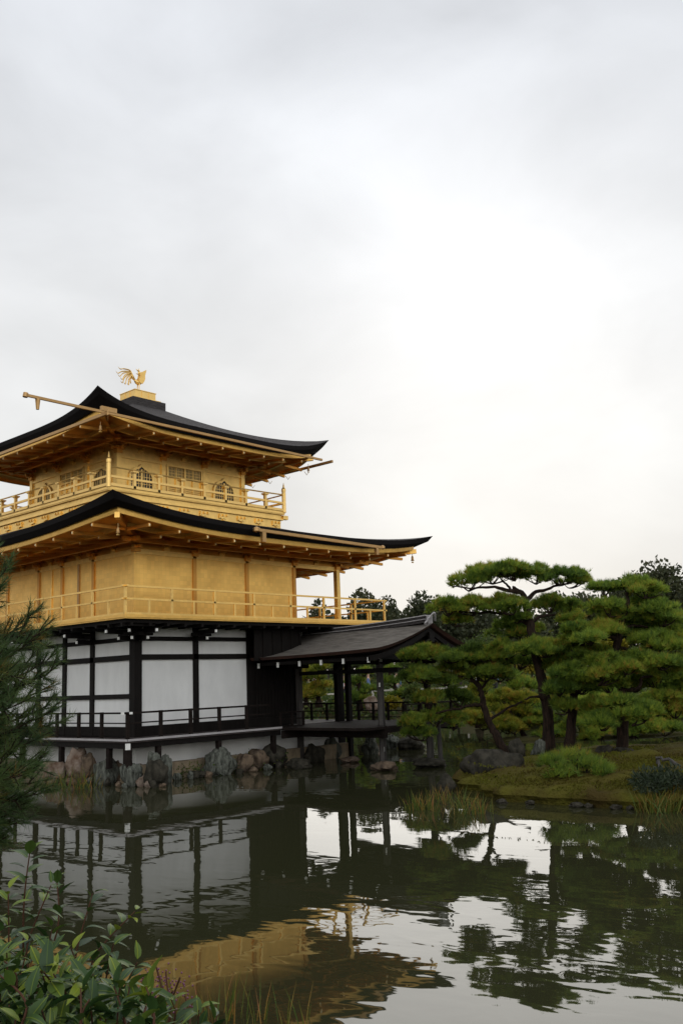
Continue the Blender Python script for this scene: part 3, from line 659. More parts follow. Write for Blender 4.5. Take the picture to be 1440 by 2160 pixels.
# --- gutters
g = MB(); g.bar((-3.05, .72, 10.50), (8.62, .72, 10.45), .065, .075); g.tube([(-3.12, .72, 10.44), (-3.1, .72, 10.56)], .07, 10); g.lathe((-2.74, .72, 0), [(.045, 10.16), (.075, 10.46)], 8)
g.box((-.72, .67, 10.52), (-.2, .77, 10.66)); gu = g.build('rain_gutter', 'bronze', PAV, label='long gilded rain gutter running past the corner of the top roof')
g = MB(); g.bar((-.80, .3, 10.33), (-.80, 11.2, 10.27), .08, .09); g.build('rain_gutter', 'bronze', PAV)
g = MB(); g.bar((9.05, .6, 10.44), (9.05, 10.9, 10.40), .08, .09); g.build('rain_gutter', 'bronze', PAV)
hk = MB()
for y in np.arange(2.0, 9, 1.0): hk.tube([(9.0, y, 10.3), (9.12, y, 10.18), (9.22, y, 10.3)], .01, 5)
hk.tube([(-.8, .25, 10.45), (-.8, .25, 10.28), (-.6, .55, 10.22)], .02, 6); hk.build('gutter_hooks', 'bronze', PAV)
g = MB(); g.bar((2.3, -2.58, 6.83), (7.85, -2.58, 6.76), .08, .085); g.lathe((2.28, -2.58, 6.76), [(.02, 0), (.10, .03), (.10, .12), (.02, .16)]); g.box((2.48, -2.62, 6.5), (2.62, -2.52, 6.79)); g.box((7.5, -2.62, 6.5), (7.62, -2.52, 6.73)); g.lathe((7.86, -2.58, 6.70), [(.02, 0), (.08, .03), (.08, .10), (.02, .14)])
g.build('rain_gutter', 'bronze', PAV, label='short gilded rain gutter under the lower roof above the fishing deck')
# --- wind bells
def bell(x, y, z, s_=1.):
    b_ = MB(); b_.tube([(x, y, z), (x, y, z-.16*s_)], .010, 5)
    b_.lathe((x, y, z-.42*s_), [(.085*s_, 0), (.085*s_, .02*s_), (.065*s_, .06*s_), (.058*s_, .18*s_), (.03*s_, .25*s_), (.005, .27*s_)])
    o = b_.build('wind_bell', 'bronze', PAV); c_ = MB(); c_.tube([(x, y, z-.40*s_), (x, y, z-.47*s_)], .008, 5); c_.tube([(x-.06*s_, y, z-.50*s_), (x+.06*s_, y, z-.50*s_)], .03*s_, 6); sub(c_, 'clapper', 'goldpale', o)
bell(4.2+6.1, 5.8-7.7, 6.86, .7); bell(-1.9, -1.9, 6.70, .6); bell(-.45, 1.15, 10.32, .6); bell(8.6, 1.4, 10.42, .6)

# ---------------------------------------------------------------- fishing pavilion
FP = empty('fishing_pavilion', (7.3, -2.3, 0), 'small dark gabled fishing pavilion on posts projecting from the temple over the pond', 'pavilion')
rx, yb, ye = 7.15, .42, -5.0
def fz(q): return 3.30+.82*(1-q)**1.5
top = MB(); NQ, NY = 12, 10
def grid(dz, ins=0.):
    V_ = []
    for j in range(NY+1):
        t_ = j/NY; y = yb+(ye-yb)*t_
        for i in range(-NQ, NQ+1):
            q = abs(i)/NQ; X = rx+((2.95 if i < 0 else 2.5)-ins)*i/NQ; V_.append((X, y+(ins if j == NY else 0), fz(q)+dz+.06*t_**3*q))
    return V_
n = 2*NQ+1; Q_ = [(j*n+i, j*n+i+1, (j+1)*n+i+1, (j+1)*n+i) for j in range(NY) for i in range(n-1)]
top.add(grid(0), Q_); rf = top.build('roof', 'shingle2', FP, smooth=True)
ed = MB(); G0, G1 = grid(-.002), grid(-.085, .08)
idx = [j*n for j in range(NY+1)]+[NY*n+i for i in range(1, n)]+[j*n+n-1 for j in range(NY-1, -1, -1)]
ed.strip([G0[i] for i in idx], [G1[i] for i in idx], closed=False); ed.add(G1, [f[::-1] for f in Q_]); sub(ed, 'roof_edge', 'red_edge', rf)
bb = MB()   # barge boards
for s_ in (-1, 1):
    bb.strip([(rx+s_*(2.82 if s_ < 0 else 2.38)*i/NQ, ye+.14, fz(i/NQ)-.13) for i in range(NQ+1)], [(rx+s_*(2.82 if s_ < 0 else 2.38)*i/NQ, ye+.14, fz(i/NQ)-.28) for i in range(NQ+1)], closed=False)
    bb.strip([(rx+s_*(2.82 if s_ < 0 else 2.38)*i/NQ, ye+.20, fz(i/NQ)-.13) for i in range(NQ+1)], [(rx+s_*(2.82 if s_ < 0 else 2.38)*i/NQ, ye+.20, fz(i/NQ)-.28) for i in range(NQ+1)], closed=False)
    bb.strip([(rx+s_*(2.82 if s_ < 0 else 2.38)*i/NQ, ye+.20, fz(i/NQ)-.28) for i in range(NQ+1)], [(rx+s_*(2.82 if s_ < 0 else 2.38)*i/NQ, ye+.14, fz(i/NQ)-.28) for i in range(NQ+1)], closed=False)
sub(bb, 'barge_board', 'black', rf)
gp = MB(); gp.add([(rx-1.5, ye+.5, 3.2), (rx+1.5, ye+.5, 3.2), (rx+.6, ye+.5, 3.62), (rx, ye+.5, 3.98), (rx-.6, ye+.5, 3.62)], [(0, 1, 2, 3, 4)]); gp.use('black')
gp.box((rx-.12, ye+.06, 3.55), (rx+.12, ye+.12, 3.85)); gp.tube(curve([(rx-.35, ye+.1, 3.5), (rx-.15, ye+.08, 3.62), (rx, ye+.06, 3.55), (rx+.15, ye+.08, 3.62), (rx+.35, ye+.1, 3.5)], 4), .035, 6)
gp.build('gable_panel', 'black', FP)
rd = MB(); yy = [yb+.1+(ye+.15-yb-.1)*k/12 for k in range(13)]
for za, zb_, w, ky in ((3.98, 4.07, .34, 'shingle'), (4.07, 4.09, .40, 'edge'), (4.09, 4.18, .26, 'shingle'), (4.18, 4.21, .34, 'edge')):
    rd.use(ky)
    for k in range(12):
        u0_, u1_ = .16*(k/12)**2, .16*((k+1)/12)**2
        rd.bar((rx, yy[k], (za+zb_)/2+u0_), (rx, yy[k+1], (za+zb_)/2+u1_), w, zb_-za)
rd.build('ridge', None, FP)
oe = MB().use('white'); oe.box((rx-.22, yb-.02, 3.92), (rx+.03, yb+.09, 4.20)); oe.use('black').tube([(rx-.12, yb+.02, 4.06), (rx-.12, yb-.03, 4.06)], .05, 10); oe.tube([(rx-.2, yb+.02, 4.06), (rx-.24, yb+.02, 4.06)], .05, 10); oe.build('ridge_end', None, FP)
oe = MB().use('edge'); oe.tube(curve([(rx-.10, ye+.12, 4.1), (rx-.18, ye+.06, 4.22), (rx-.06, ye+.03, 4.33), (rx, ye-.06, 4.42), (rx+.1, ye-.02, 4.33), (rx+.2, ye+.06, 4.2)], 4), .03, 7)
oe.tube(curve([(rx-.17, ye+.15, 4.05), (rx-.25, ye+.1, 4.12), (rx-.15, ye+.05, 4.22)], 4), .03, 6); oe.box((rx-.13, ye+.10, 4.05), (rx+.13, ye+.14, 4.35)); oe.build('ridge_end', None, FP)
# board screen against the temple wall
bs = MB(); 
for k in range(5):
    xa = 4.02+k*.4; xa_ = xa+.37
    bs.box((xa, -.50-.01*(k % 2), 3.2), (xa_, -.46, 4.30))
    bs.box((xa_-.03, -.53, 3.2), (xa_+.03, -.50, 4.30))
bs.build('board_screen', 'black', FP)
# posts, beams, deck
for (x, y, w, key) in ((6.1, -.3, .15, 'greywood'), (6.16, -3.66, .15, 'greywood'), (8.4, -.35, .16, 'black'), (8.45, -3.66, .16, 'timber'), (6.34, -3.5, .12, 'black'), (8.25, .02, .16, 'black')):
    MB().box((x-w/2, y-w/2, -.4), (x+w/2, y+w/2, 3.35)).build('post', key, FP)
MB().bar((5.78, -3.95, -.1), (6.10, -3.7, 2.2), .10, .10).build('brace', 'greywood', FP)
bm = MB()
for x in (6.1, 8.42): bm.box((x-.07, -.45, 3.14), (x+.07, ye+.35, 3.30)); bm.box((x-.05, -.3, 2.72), (x+.05, ye+.55, 2.84))
bm.box((4.6, -.75, 3.08), (9.3, -.62, 3.20)); bm.box((4.6, -3.73, 3.08), (9.3, -3.60, 3.22)); bm.box((6.1, -3.70, 2.70), (8.4, -3.62, 2.84)); bm.box((4.6, -4.75, 3.07), (9.3, -4.62, 3.19))
bm.box((4.52, yb, 3.05), (4.62, ye+.25, 3.15)); bm.box((9.25, yb, 3.05), (9.35, ye+.25, 3.15))
bm.build('roof_beams', 'black', FP)
for y in (-.15, -1.02, -1.95, -2.84, -3.72, -4.68):
    MB().box((4.47, y-.035, 2.98), (4.51, y+.035, 3.13)).build('beam_end', 'white', FP)
MB().box((6.05, -3.82, 3.02), (6.13, -3.77, 3.24)).build('beam_end', 'white', FP)
bk = MB()
for x, y in ((6.1, -.3), (6.16, -3.66), (8.45, -3.66)):
    bk.bar((x, y-.42, 3.02), (x, y+.42, 3.02), .09, .10); bk.bar((x-.42, y, 3.0), (x+.42, y, 3.0), .09, .10)
bk.build('bracket', 'timber', FP)
dk = MB(); dk.box((4.7, -4.28, 1.09), (9.0, -.30, 1.17)); dk.box((4.7, -.92, 1.10), (5.6, -.3, 1.175)); dk.build('deck', 'timber', FP)
db = MB(); db.box((5.6, -4.32, .98), (9.04, -4.26, 1.16)); db.box((5.56, -4.3, .84), (5.64, -.9, 1.14)); db.box((4.7, -.96, .84), (5.6, -.88, 1.08)); db.box((8.96, -4.3, .9), (9.04, -.9, 1.16))
db.build('deck_beam', 'timber', FP)
R = MB()
for z in (1.27, 1.48, 1.74):
    w = .05 if z > 1.6 else .035
    R.box((8.9-w/2, -4.5, z-w/2), (8.9+w/2, 3.6, z+w/2)); R.box((6.5, -4.22-w/2, z-w/2+.002), (9.1, -4.22+w/2, z+w/2-.002))
rl = R.build('deck_railing', 'timber', FP)
for y in (3.4, 2.65, 1.9, 1.15, .4, -.35, -1.0, -1.65, -2.3, -2.95, -3.6, -4.22): sub(MB().box((8.865, y-.035, 1.17), (8.935, y+.035, 1.75)), 'post', 'timber', rl)
for x in (6.6, 7.35, 8.1): sub(MB().box((x-.035, -4.255, 1.17), (x+.035, -4.185, 1.75)), 'post', 'timber', rl)
MB().box((8.85, -4.56, 1.715), (8.95, -4.5, 1.765)).build('rail_cap', 'white', FP)
rs = MB()   # railing of the temple veranda returning to the deck
rs.box((4.9, -.62, 1.58), (6.0, -.58, 1.62)); rs.box((4.9, -.62, 1.38), (6.0, -.58, 1.41))
for x in (4.95, 5.45, 5.95): rs.box((x-.03, -.63, 1.17), (x+.03, -.57, 1.62))
rs.build('side_railing', 'timber', FP)
for (x, y, z) in ((5.98, -3.78, 2.28), (6.02, -3.8, .42), (6.42, -3.62, .78), (6.55, -3.56, .9)): MB().box((x-.03, y-.02, z), (x+.02, y, z+.13)).build('wedge', 'white', FP)

# ---------------------------------------------------------------- rocks
import bmesh
def rock_mesh(seed, sx, sy, sz, rough=.28, key='rock_brown', tiltv=(0, 0)):
    bm_ = bmesh.new(); bmesh.ops.create_icosphere(bm_, subdivisions=4, radius=1)
    r_ = random.Random(seed); off = Vector((r_.uniform(0, 50), r_.uniform(0, 50), r_.uniform(0, 50)))
    planes = [(Vector((r_.gauss(0, 1), r_.gauss(0, 1), r_.gauss(0, .8))).normalized(), r_.uniform(.58, .88)) for _ in range(11)]
    for v in bm_.verts:
        p_ = v.co.copy()
        for nrm, d in planes:
            k = p_.dot(nrm)
            if k > d: p_ -= nrm*(k-d)*.88
        p_ *= 1+rough*noise.noise(p_*1.6+off)+rough*.45*noise.noise(p_*4+off)+rough*.2*noise.noise(p_*9+off)
        v.co = Vector((p_.x*sx, p_.y*sy, p_.z*sz))
        v.co.x += tiltv[0]*v.co.z; v.co.y += tiltv[1]*v.co.z
    me = bpy.data.meshes.new('rock'); bm_.to_mesh(me); bm_.free(); me.materials.append(M[key])
    me.polygons.foreach_set('use_smooth', [True]*len(me.polygons)); return me
def rock(u0, u1, vt, vb, label, key, z=0., group='stones around the temple base', name='boulder', depth=.8, seed=None, D=None, rough=.28):
    """boulder filling a span of the bank: base on height z"""
    uc = (u0+u1)/2; g_ = onz(uc, vb, z) if D is None else ground_at(uc, D)+np.array([0, 0, z]); dist = math.hypot(*(g_-CAM)[:2])
    w = (u1-u0)/FPX*dist*1.0; zt = CAM[2]+(ray(uc, vt)[2]/math.hypot(*ray(uc, vt)[:2]))*dist; hgt = max(.08, zt-z)
    dp_ = w*depth; cpt = g_+np.array([FW[0], FW[1], 0])*dp_*.45
    sd_ = seed if seed is not None else int(u0*7+vt)
    me = rock_mesh(sd_, w*.56, dp_*.56, hgt*.66, rough, key); o = bpy.data.objects.new(name, me); COL.objects.link(o)
    o.location = (cpt[0], cpt[1], z+hgt*.40); o.rotation_euler = (0, 0, YAW-math.pi/2)
    return setp(o, label, 'rock', group)
rock(134, 183, 1584, 1652, 'tall pinkish brown boulder left of the veranda corner, beside reeds', 'rock_pink', seed=3)
rock(93, 136, 1612, 1652, 'low rounded pink boulder left of the tall pinkish boulder', 'rock_pink', seed=12)
rock(165, 196, 1588, 1640, 'brown boulder half hidden behind the tall pinkish boulder', 'rock_brown', z=.15)
rock(188, 245, 1601, 1655, 'streaked grey green rock under the second veranda post from the corner', 'rock_green', seed=21)
rock(230, 257, 1608, 1652, 'small brown stone wedged between two streaked grey green rocks', 'rock_brown')
rock(253, 296, 1602, 1660, 'streaked grey green rock directly below the veranda corner post', 'rock_green', seed=33)
rock(283, 304, 1614, 1640, 'small pale pink stone just right of the veranda corner post', 'rock_pink', z=.12)
rock(288, 304, 1636, 1660, 'pebble sized tan stone at the waterline below the small pale pink stone', 'rock_pink')
rock(302, 319, 1641, 1661, 'second pebble sized tan stone at the waterline beside the grey slab', 'rock_pink')
rock(300, 350, 1608, 1661, 'broad grey brown rock standing at the waterline right of the corner post', 'rock_dark', seed=8)
rock(307, 337, 1588, 1640, 'blue green pointed rock behind the broad grey brown rock', 'rock_green', z=.2)
rock(333, 365, 1594, 1652, 'leaning blue green slab at the left end of the sandstone kerb', 'rock_green', seed=5)
rock(365, 392, 1626, 1640, 'flat mossy stone at the foot of the sandstone kerb', 'rock_dark')
rock(396, 430, 1628, 1641, 'second flat mossy stone at the kerb foot, next to the massive rock', 'rock_dark', seed=77)
rock(426, 497, 1580, 1636, 'massive grey green rock below the third veranda post', 'rock_green', seed=14, depth=.6)
rock(492, 530, 1588, 1628, 'reddish brown rock right of the massive grey green rock', 'rock_brown')
rock(520, 563, 1582, 1624, 'low brown rock in front of the plaster base near the fishing deck', 'rock_brown', seed=41)
rock(548, 600, 1570, 1620, 'dark rock in shadow where the fishing deck begins', 'rock_dark', seed=50)
rock(603, 660, 1603, 1622, 'flat dark stone carrying the left post of the fishing pavilion', 'rock_dark', depth=1.2)
rock(782, 840, 1609, 1627, 'flat reddish stone under the braced front post of the fishing pavilion', 'rock_brown', depth=1., name='footing_stone')
rock(722, 760, 1597, 1609, 'small pale stone under the rear post of the fishing pavilion', 'rock_pink', depth=1., name='footing_stone')
gb = 'shore rocks seen beneath the fishing deck'
rock(682, 716, 1556, 1600, 'pale streaked upright rock left of the plaster patch beneath the fishing deck', 'rock_green', group=gb)
rock(764, 796, 1553, 1592, 'leaning streaked rock right of the plaster patch beneath the fishing deck', 'rock_green', group=gb, seed=61)
rock(808, 842, 1553, 1580, 'striped grey rock right of the braced post, above the water', 'rock_green', group=gb, seed=62)
rock(838, 898, 1556, 1582, 'long low dark rock in the water right of the striped grey rock', 'rock_dark', group=gb, seed=63)
rock(640, 684, 1568, 1608, 'dark rock behind the left post of the fishing pavilion', 'rock_dark', group=gb, seed=64)
for k, (u, vb, w_) in enumerate([(148, 1656, 18), (186, 1655, 16), (226, 1657, 14), (249, 1660, 12), (262, 1662, 12), (322, 1663, 14), (342, 1660, 16), (372, 1646, 18), (412, 1642, 16), (440, 1640, 18), (470, 1636, 16), (505, 1632, 20), (535, 1628, 18), (566, 1624, 18), (588, 1621, 16), (108, 1655, 16), (402, 1644, 12)]):
    rock(u-w_/2, u+w_/2, vb-rng.uniform(9, 17), vb, 'small rubble stone at the waterline below the veranda boulders', ['rock_brown', 'rock_green', 'rock_dark'][k % 3], group='rubble along the waterline', name='rubble_stone', seed=300+k)
for k, (u, vb, w_) in enumerate([(1060, 1696, 26), (1120, 1698, 20), (1215, 1704, 30), (1242, 1705, 16), (1300, 1708, 24), (1330, 1709, 14)]):
    rock(u-w_/2, u+w_/2, vb-rng.uniform(5, 10), vb, 'small dark edging stone in the water along the front of the mossy island', 'rock_dark', group='edging stones of the island', name='edging_stone', seed=400+k)
# moss plants along the stones
# ---------------------------------------------------------------- island
ICX, ICY = 7.2, -13.8
def isl_shore():
    pts = [(978, 1632), (968, 1652), (1000, 1674), (1042, 1690), (1110, 1693), (1180, 1700), (1260, 1703), (1340, 1706), (1440, 1708), (1560, 1712)]
    sh = [onz(u, v, 0)[:2] for u, v in pts]
    return [tuple(x) for x in sh]+[(3.5, -21.), (8, -22), (12, -20), (13, -16), (12, -12), (10, -9.3), (7.5, -7.6), (5.6, -7.1)]
SH = [Vector((a_, b_, 0)) for a_, b_ in isl_shore()]
SHC = curve(SH+[SH[0]], 9)[:-1]
mb = MB(); cen = Vector((6.9, -14.0, 0)); prev = None; N = len(SHC)
fine_rings = 5
prof = [(.985, -.5), (.985, -.05), (.99, .06), (1.0, .14), (.985, .24), (.94, .31), (.86, .38), (.75, .43), (.6, .50), (.45, .58), (.3, .62), (.15, .64), (.02, .65)]
prof_fine = [(a[0]+(b_[0]-a[0])*k/fine_rings, a[1]+(b_[1]-a[1])*k/fine_rings) for a, b_ in zip(prof, prof[1:]) for k in range(fine_rings)]+[prof[-1]]
for s_, z in prof_fine:
    L_ = []
    for i, q in enumerate(SHC):
        p_ = cen.lerp(q, s_); w_ = noise.noise(Vector((p_.x*.9, p_.y*.9, 3)))
        w_ += .8*abs(noise.noise(Vector((p_.x*2.1, p_.y*2.1, 5))))
        if .1 < s_ < 1.0: p_ = p_+Vector((0, 0, w_*.13 if z > .15 else w_*.04))
        if .93 < s_ <= 1.0:
            edge_wob = noise.noise(Vector((q.x*1.5, q.y*1.5, 8)))*.30 + noise.noise(Vector((q.x*4, q.y*4, 2)))*.12
            outward = (q-cen).normalized(); p_ = p_ + outward*edge_wob
        L_.append((p_.x, p_.y, p_.z+z))
    if prev: mb.strip(prev, L_)
    prev = L_
mb.add(prev, [tuple(range(N))])
isl = mb.build('island', 'moss', smooth=True); setp(isl, kind='structure')
def isl_z(x, y):
    v = Vector((x, y, 0))-cen; ang = math.atan2(v.y, v.x); best = min(SHC, key=lambda q: abs((math.atan2((q-cen).y, (q-cen).x)-ang+math.pi) % (2*math.pi)-math.pi))
    s_ = v.length/(best-cen).length
    for (a_, za), (b_, zb) in zip(prof, prof[1:]):
        if b_ <= s_ <= a_: return za+(zb-za)*(a_-s_)/(a_-b_)
    return .65
M['moss_tuft'] = tintmat('moss_tuft', [(.055, .034, .012), (.075, .060, .012), (.090, .085, .013), (.10, .105, .014), (.13, .125, .016)], trans=.1, spec=.05)
P = []
for k in range(15000):
    q = cen.lerp(SHC[rng.integers(len(SHC))], float(rng.uniform(.15, 1.0)**.6)); q = q+Vector((rng.normal(0, .12), rng.normal(0, .12), 0)); P.append((q.x, q.y, isl_z(q.x, q.y)))
P = np.array(P); cl = np.array([noise.noise(Vector((a[0]*.8, a[1]*.8, 3))) for a in P]); P[:, 2] += .02
V_ = needles(P, np.tile([[0, 0, 1.]], (len(P), 1)), .055, .02, 4, .7)
o = tri_mesh('moss_growth', V_, np.clip(np.repeat(.45+.9*cl+rng.normal(0, .12, len(P)), 4), 0, 1), 'moss_tuft', None, 3); setp(o, kind='stuff')
gi = 'rocks on the mossy island'
rock(983, 1112, 1584, 1648, 'large dark rock at the left end of the mossy island', 'rock_dark', group=gi, seed=140, z=.12, depth=.5)
rock(1078, 1114, 1558, 1612, 'upright rounded rock behind the leaning pine trunk on the island', 'rock_dark', group=gi, z=.3, seed=103)
rock(1124, 1152, 1560, 1600, 'pale topped rock left of the tall pine trunk on the island', 'rock_green', group=gi, z=.4, seed=104)
rock(1262, 1300, 1574, 1600, 'dark rock at the back edge of the island behind the low young pine', 'rock_dark', group=gi, z=.45, seed=105)
rock(1296, 1345, 1578, 1600, 'flat dark rock at the back edge of the island, right of the other', 'rock_dark', group=gi, z=.45, seed=106)
rock(926, 960, 1636, 1672, 'small mossy stone at the pointed left tip of the island', 'rock_dark', group=gi, seed=107)
rock(876, 945, 1600, 1620, 'flat mossy islet stone in the water carrying two pine props', 'rock_dark', group=None, seed=108, depth=1.2, name='islet_stone')

# ---------------------------------------------------------------- pines
def pad(c_, rx_, ry_, rz_, dens=1., L=.15):
    """flat cloud of needle tufts made of sub-clumps; returns points and directions"""
    c_ = np.array(c_); P = []; D = []
    nc = int(21*math.sqrt(rx_*ry_)); nc = max(8, nc)
    ang0 = rng.uniform(0, 6.28)
    for k in range(nc):
        rr = math.sqrt(rng.uniform(0, 1)); a_ = rng.uniform(0, 6.28)
        cr_ = rng.uniform(.26, .40)*min(max(rx_, .6), max(ry_, .6), 1.0)
        cc = np.array([rr*math.cos(a_)*(rx_-cr_*.6), rr*math.sin(a_)*(ry_-cr_*.6), rz_*(.55*(1-rr**2)+rng.uniform(-.25, .25))])
        n = int(78*dens*(cr_/.33)**2*1.3)
        d = unit(rng.normal(0, 1, (n, 3))); d[:, 2] = np.where(d[:, 2] < -.2, -d[:, 2]*.7, d[:, 2]); d = unit(d)
        r_ = rng.uniform(.55, 1., (n, 1))**.7; r_ = np.where(rng.uniform(0, 1, (n, 1)) < .10, r_+rng.uniform(.1, .45, (n, 1)), r_)
        q = cc+d*r_*np.array([cr_, cr_, cr_*.62])
        P.append(q); D.append(unit(d*.8+np.array([0, 0, .65])))
    P = np.concatenate(P); D = np.concatenate(D)
    # orient: rx along camera-right axis
    X = P[:, :1]*np.array([RT[0], RT[1], 0])+P[:, 1:2]*np.array([FW[0], FW[1], 0])+P[:, 2:]*np.array([0, 0, 1.])
    return c_+X, D
def make_pine(label, D0, trunk, branches, pads, key='needle', base_z=None, r0=.14, L=.15, w=.016, group='black pines on the island', name='pine_tree', nn=12, dens=1., depthj=.5):
    """trunk: list of (u,v,dD,r); branches: lists of (u,v,dD,r); pads: (u0,u1,v0,v1,dD)"""
    def P3(u, v, dd): return at(u, v, D0+dd)
    tb = P3(*trunk[0][:3]); 
    loc = (tb[0], tb[1], (base_z if base_z is not None else tb[2]))
    root = empty(name, loc, label, 'tree', group)
    tr = MB()
    def tub(pts):
        n = 5; c_ = curve([P3(*q[:3]) for q in pts], n, .012); rr = []
        for i in range(len(pts)-1):
            for k in range(n): rr.append((pts[i][3]+(pts[i+1][3]-pts[i][3])*k/n)*.77*rng.uniform(.93, 1.07))
        rr.append(pts[-1][3]); tr.tube(c_, rr, 9)
    pts = list(trunk); 
    first = Vector(P3(*trunk[0][:3])); tr.tube([first-Vector((0, 0, .35)), first+Vector((0, 0, .02))], [trunk[0][3]*1.5, trunk[0][3]], 9)
    tub(trunk)
    for b_ in branches: tub(b_)
    Ps, Ds, Ts = [], [], []
    extra = []
    if D0 < 40 and dens > .5:
        for (u0, u1, v0, v1, dd) in pads:
            for k in range(2):
                du = rng.uniform(-.5, .5)*(u1-u0); w2 = (u1-u0)*rng.uniform(.32, .5); hv = (v1-v0)*rng.uniform(.5, .75); vc = (v0+v1)/2+(v1-v0)*rng.uniform(.15, .75); uc = (u0+u1)/2+du
                extra.append((uc-w2, uc+w2, vc-hv/2, vc+hv/2, dd+rng.uniform(-.9, .9)))
    extra = [q_ for q_ in extra if q_[2] > 1290 and q_[3] < 1492]
    for (u0, u1, v0, v1, dd) in list(pads)+extra:
        c_ = P3((u0+u1)/2, (v0+v1)/2+ (v1-v0)*.22, dd); sc = (D0+dd)/FPX
        rx_ = (u1-u0)/2*sc; rz_ = (v1-v0)/2*sc
        P, D = pad(c_, rx_, max(.5, min(rx_*.9, 1.6)), rz_*1.3, dens)
        Ps.append(P); Ds.append(D); Ts.append(np.clip(rng.normal(.44, .21, len(P))+rng.normal(0, .09)+.45*np.array([noise.noise(Vector(q)*1.4) for q in P]), 0, 1))
        # twigs under the pad
        near_ = None
        for k in range(int(3+rx_*4)):
            q = P[rng.integers(len(P))]; base = c_+np.array([0, 0, -rz_*.55]); 
            mid = (base+q)/2+np.array([0, 0, -.05]); tr.tube(curve([base, mid, q], 3), [.026, .022, .018, .014, .012, .01, .006][:7], 5)
    P = np.concatenate(Ps); D = np.concatenate(Ds); T = np.concatenate(Ts)
    V_ = needles(P, D, L*1.08, w*1.1, nn, .42)
    tr.build('trunk', 'bark', root, smooth=True)
    tri_mesh('crown', V_, np.clip(np.repeat(T, nn)+rng.normal(0, .07, len(V_)), 0, 1), key, root, 3)
    return root
t1D = 25.8
make_pine('tall pine with bare reddish trunk and flat top, left of centre on the island', t1D,
    [(1158, 1588, 0, .24), (1156, 1540, 0, .20), (1152, 1490, 0, .185), (1140, 1430, 0, .17), (1127, 1370, 0, .155), (1118, 1320, 0, .15), (1110, 1285, 0, .12), (1107, 1262, 0, .10), (1096, 1248, 0, .09), (1080, 1240, 0, .06)],
    [[(1118, 1318, 0, .10), (1090, 1305, .2, .075), (1050, 1293, .3, .06), (1000, 1292, .2, .04), (950, 1288, 0, .025)],
     [(1098, 1250, 0, .09), (1070, 1245, -.2, .07), (1040, 1238, -.3, .05), (1000, 1240, -.2, .035), (955, 1238, 0, .02)],
     [(1108, 1268, 0, .09), (1125, 1252, .3, .07), (1160, 1240, .5, .05), (1205, 1228, .5, .03)],
     [(1120, 1312, 0, .07), (1145, 1300, .5, .05), (1180, 1295, .8, .03)],
     [(1075, 1242, 0, .05), (1060, 1225, .3, .03), (1045, 1212, .3, .02)], [(1150, 1475, 0, .06), (1128, 1470, -.3, .04), (1105, 1475, -.5, .02)]],
    [(935, 1040, 1205, 1247, 0), (975, 1100, 1190, 1232, .3), (1020, 1150, 1186, 1225, -.3), (1080, 1180, 1190, 1232, .4), (1130, 1235, 1192, 1235, .3), (1170, 1240, 1206, 1240, .6),
     (900, 990, 1262, 1300, 0), (940, 1060, 1258, 1298, .3), (1010, 1115, 1255, 1292, 0), (1050, 1110, 1262, 1296, -.5), (1120, 1200, 1256, 1292, .6), (1150, 1235, 1262, 1300, 1.0),
     (1030, 1120, 1300, 1345, 1.2), (1090, 1180, 1345, 1378, -.4), (1150, 1240, 1352, 1385, .4), (1020, 1110, 1352, 1392, .6)], base_z=.45)
make_pine('large pine with crooked trunk and many tiers at the right side of the island', 24.6,
    [(1310, 1600, 0, .19), (1313, 1520, 0, .18), (1311, 1450, 0, .17), (1300, 1400, 0, .15), (1303, 1350, 0, .13), (1310, 1310, 0, .10), (1322, 1275, 0, .08), (1320, 1250, 0, .05)],
    [[(1302, 1352, 0, .08), (1280, 1340, -.2, .06), (1255, 1350, -.3, .05), (1235, 1352, 0, .03)], [(1308, 1325, 0, .08), (1335, 1320, .3, .05), (1365, 1322, .4, .03)],
     [(1312, 1455, 0, .08), (1345, 1452, -.3, .06), (1352, 1430, -.2, .045), (1385, 1425, 0, .03)], [(1305, 1430, 0, .06), (1265, 1428, -.5, .045), (1235, 1440, -.5, .03)],
     [(1303, 1365, 0, .06), (1345, 1375, -.5, .04), (1400, 1380, -.5, .02)]],
    [(1235, 1310, 1224, 1258, 0), (1280, 1370, 1215, 1252, .3), (1320, 1400, 1228, 1262, 0), (1235, 1330, 1262, 1300, -.3), (1300, 1400, 1258, 1296, .5), (1350, 1435, 1264, 1304, 0),
     (1180, 1270, 1308, 1348, 0), (1235, 1318, 1312, 1350, -.5), (1330, 1420, 1330, 1368, -.3), (1395, 1470, 1318, 1360, .5), (1330, 1450, 1290, 1325, .9),
     (1240, 1330, 1378, 1420, -.8), (1310, 1400, 1372, 1412, -.5), (1370, 1460, 1385, 1425, 0), (1160, 1250, 1395, 1440, -.2), (1215, 1305, 1400, 1445, -.9), (1330, 1430, 1410, 1450, .8), (1390, 1480, 1430, 1475, 0), (1290, 1372, 1498, 1530, -1.2), (1322, 1396, 1484, 1520, -1.0), (1232, 1302, 1510, 1540, -1.0), (1385, 1460, 1478, 1514, 0), (1265, 1335, 1468, 1498, -.9)], base_z=.5)
make_pine('shorter pine with a straight trunk standing between the two larger island pines', 25.2,
    [(1198, 1592, 0, .19), (1203, 1540, 0, .16), (1207, 1490, 0, .14), (1208, 1430, 0, .12), (1207, 1380, 0, .09), (1205, 1350, 0, .06)],
    [[(1207, 1470, 0, .06), (1225, 1455, -.3, .045), (1240, 1448, -.6, .03)]],
    [(1165, 1250, 1335, 1375, .4), (1150, 1235, 1370, 1410, .5), (1190, 1280, 1355, 1395, .2), (1175, 1250, 1425, 1460, -.6), (1160, 1225, 1480, 1503, -.5), (1215, 1290, 1474, 1500, -.7)], base_z=.5, key='needle_dark')
q0 = ground_at(1185, 38.5); mb = MB(); prev = None
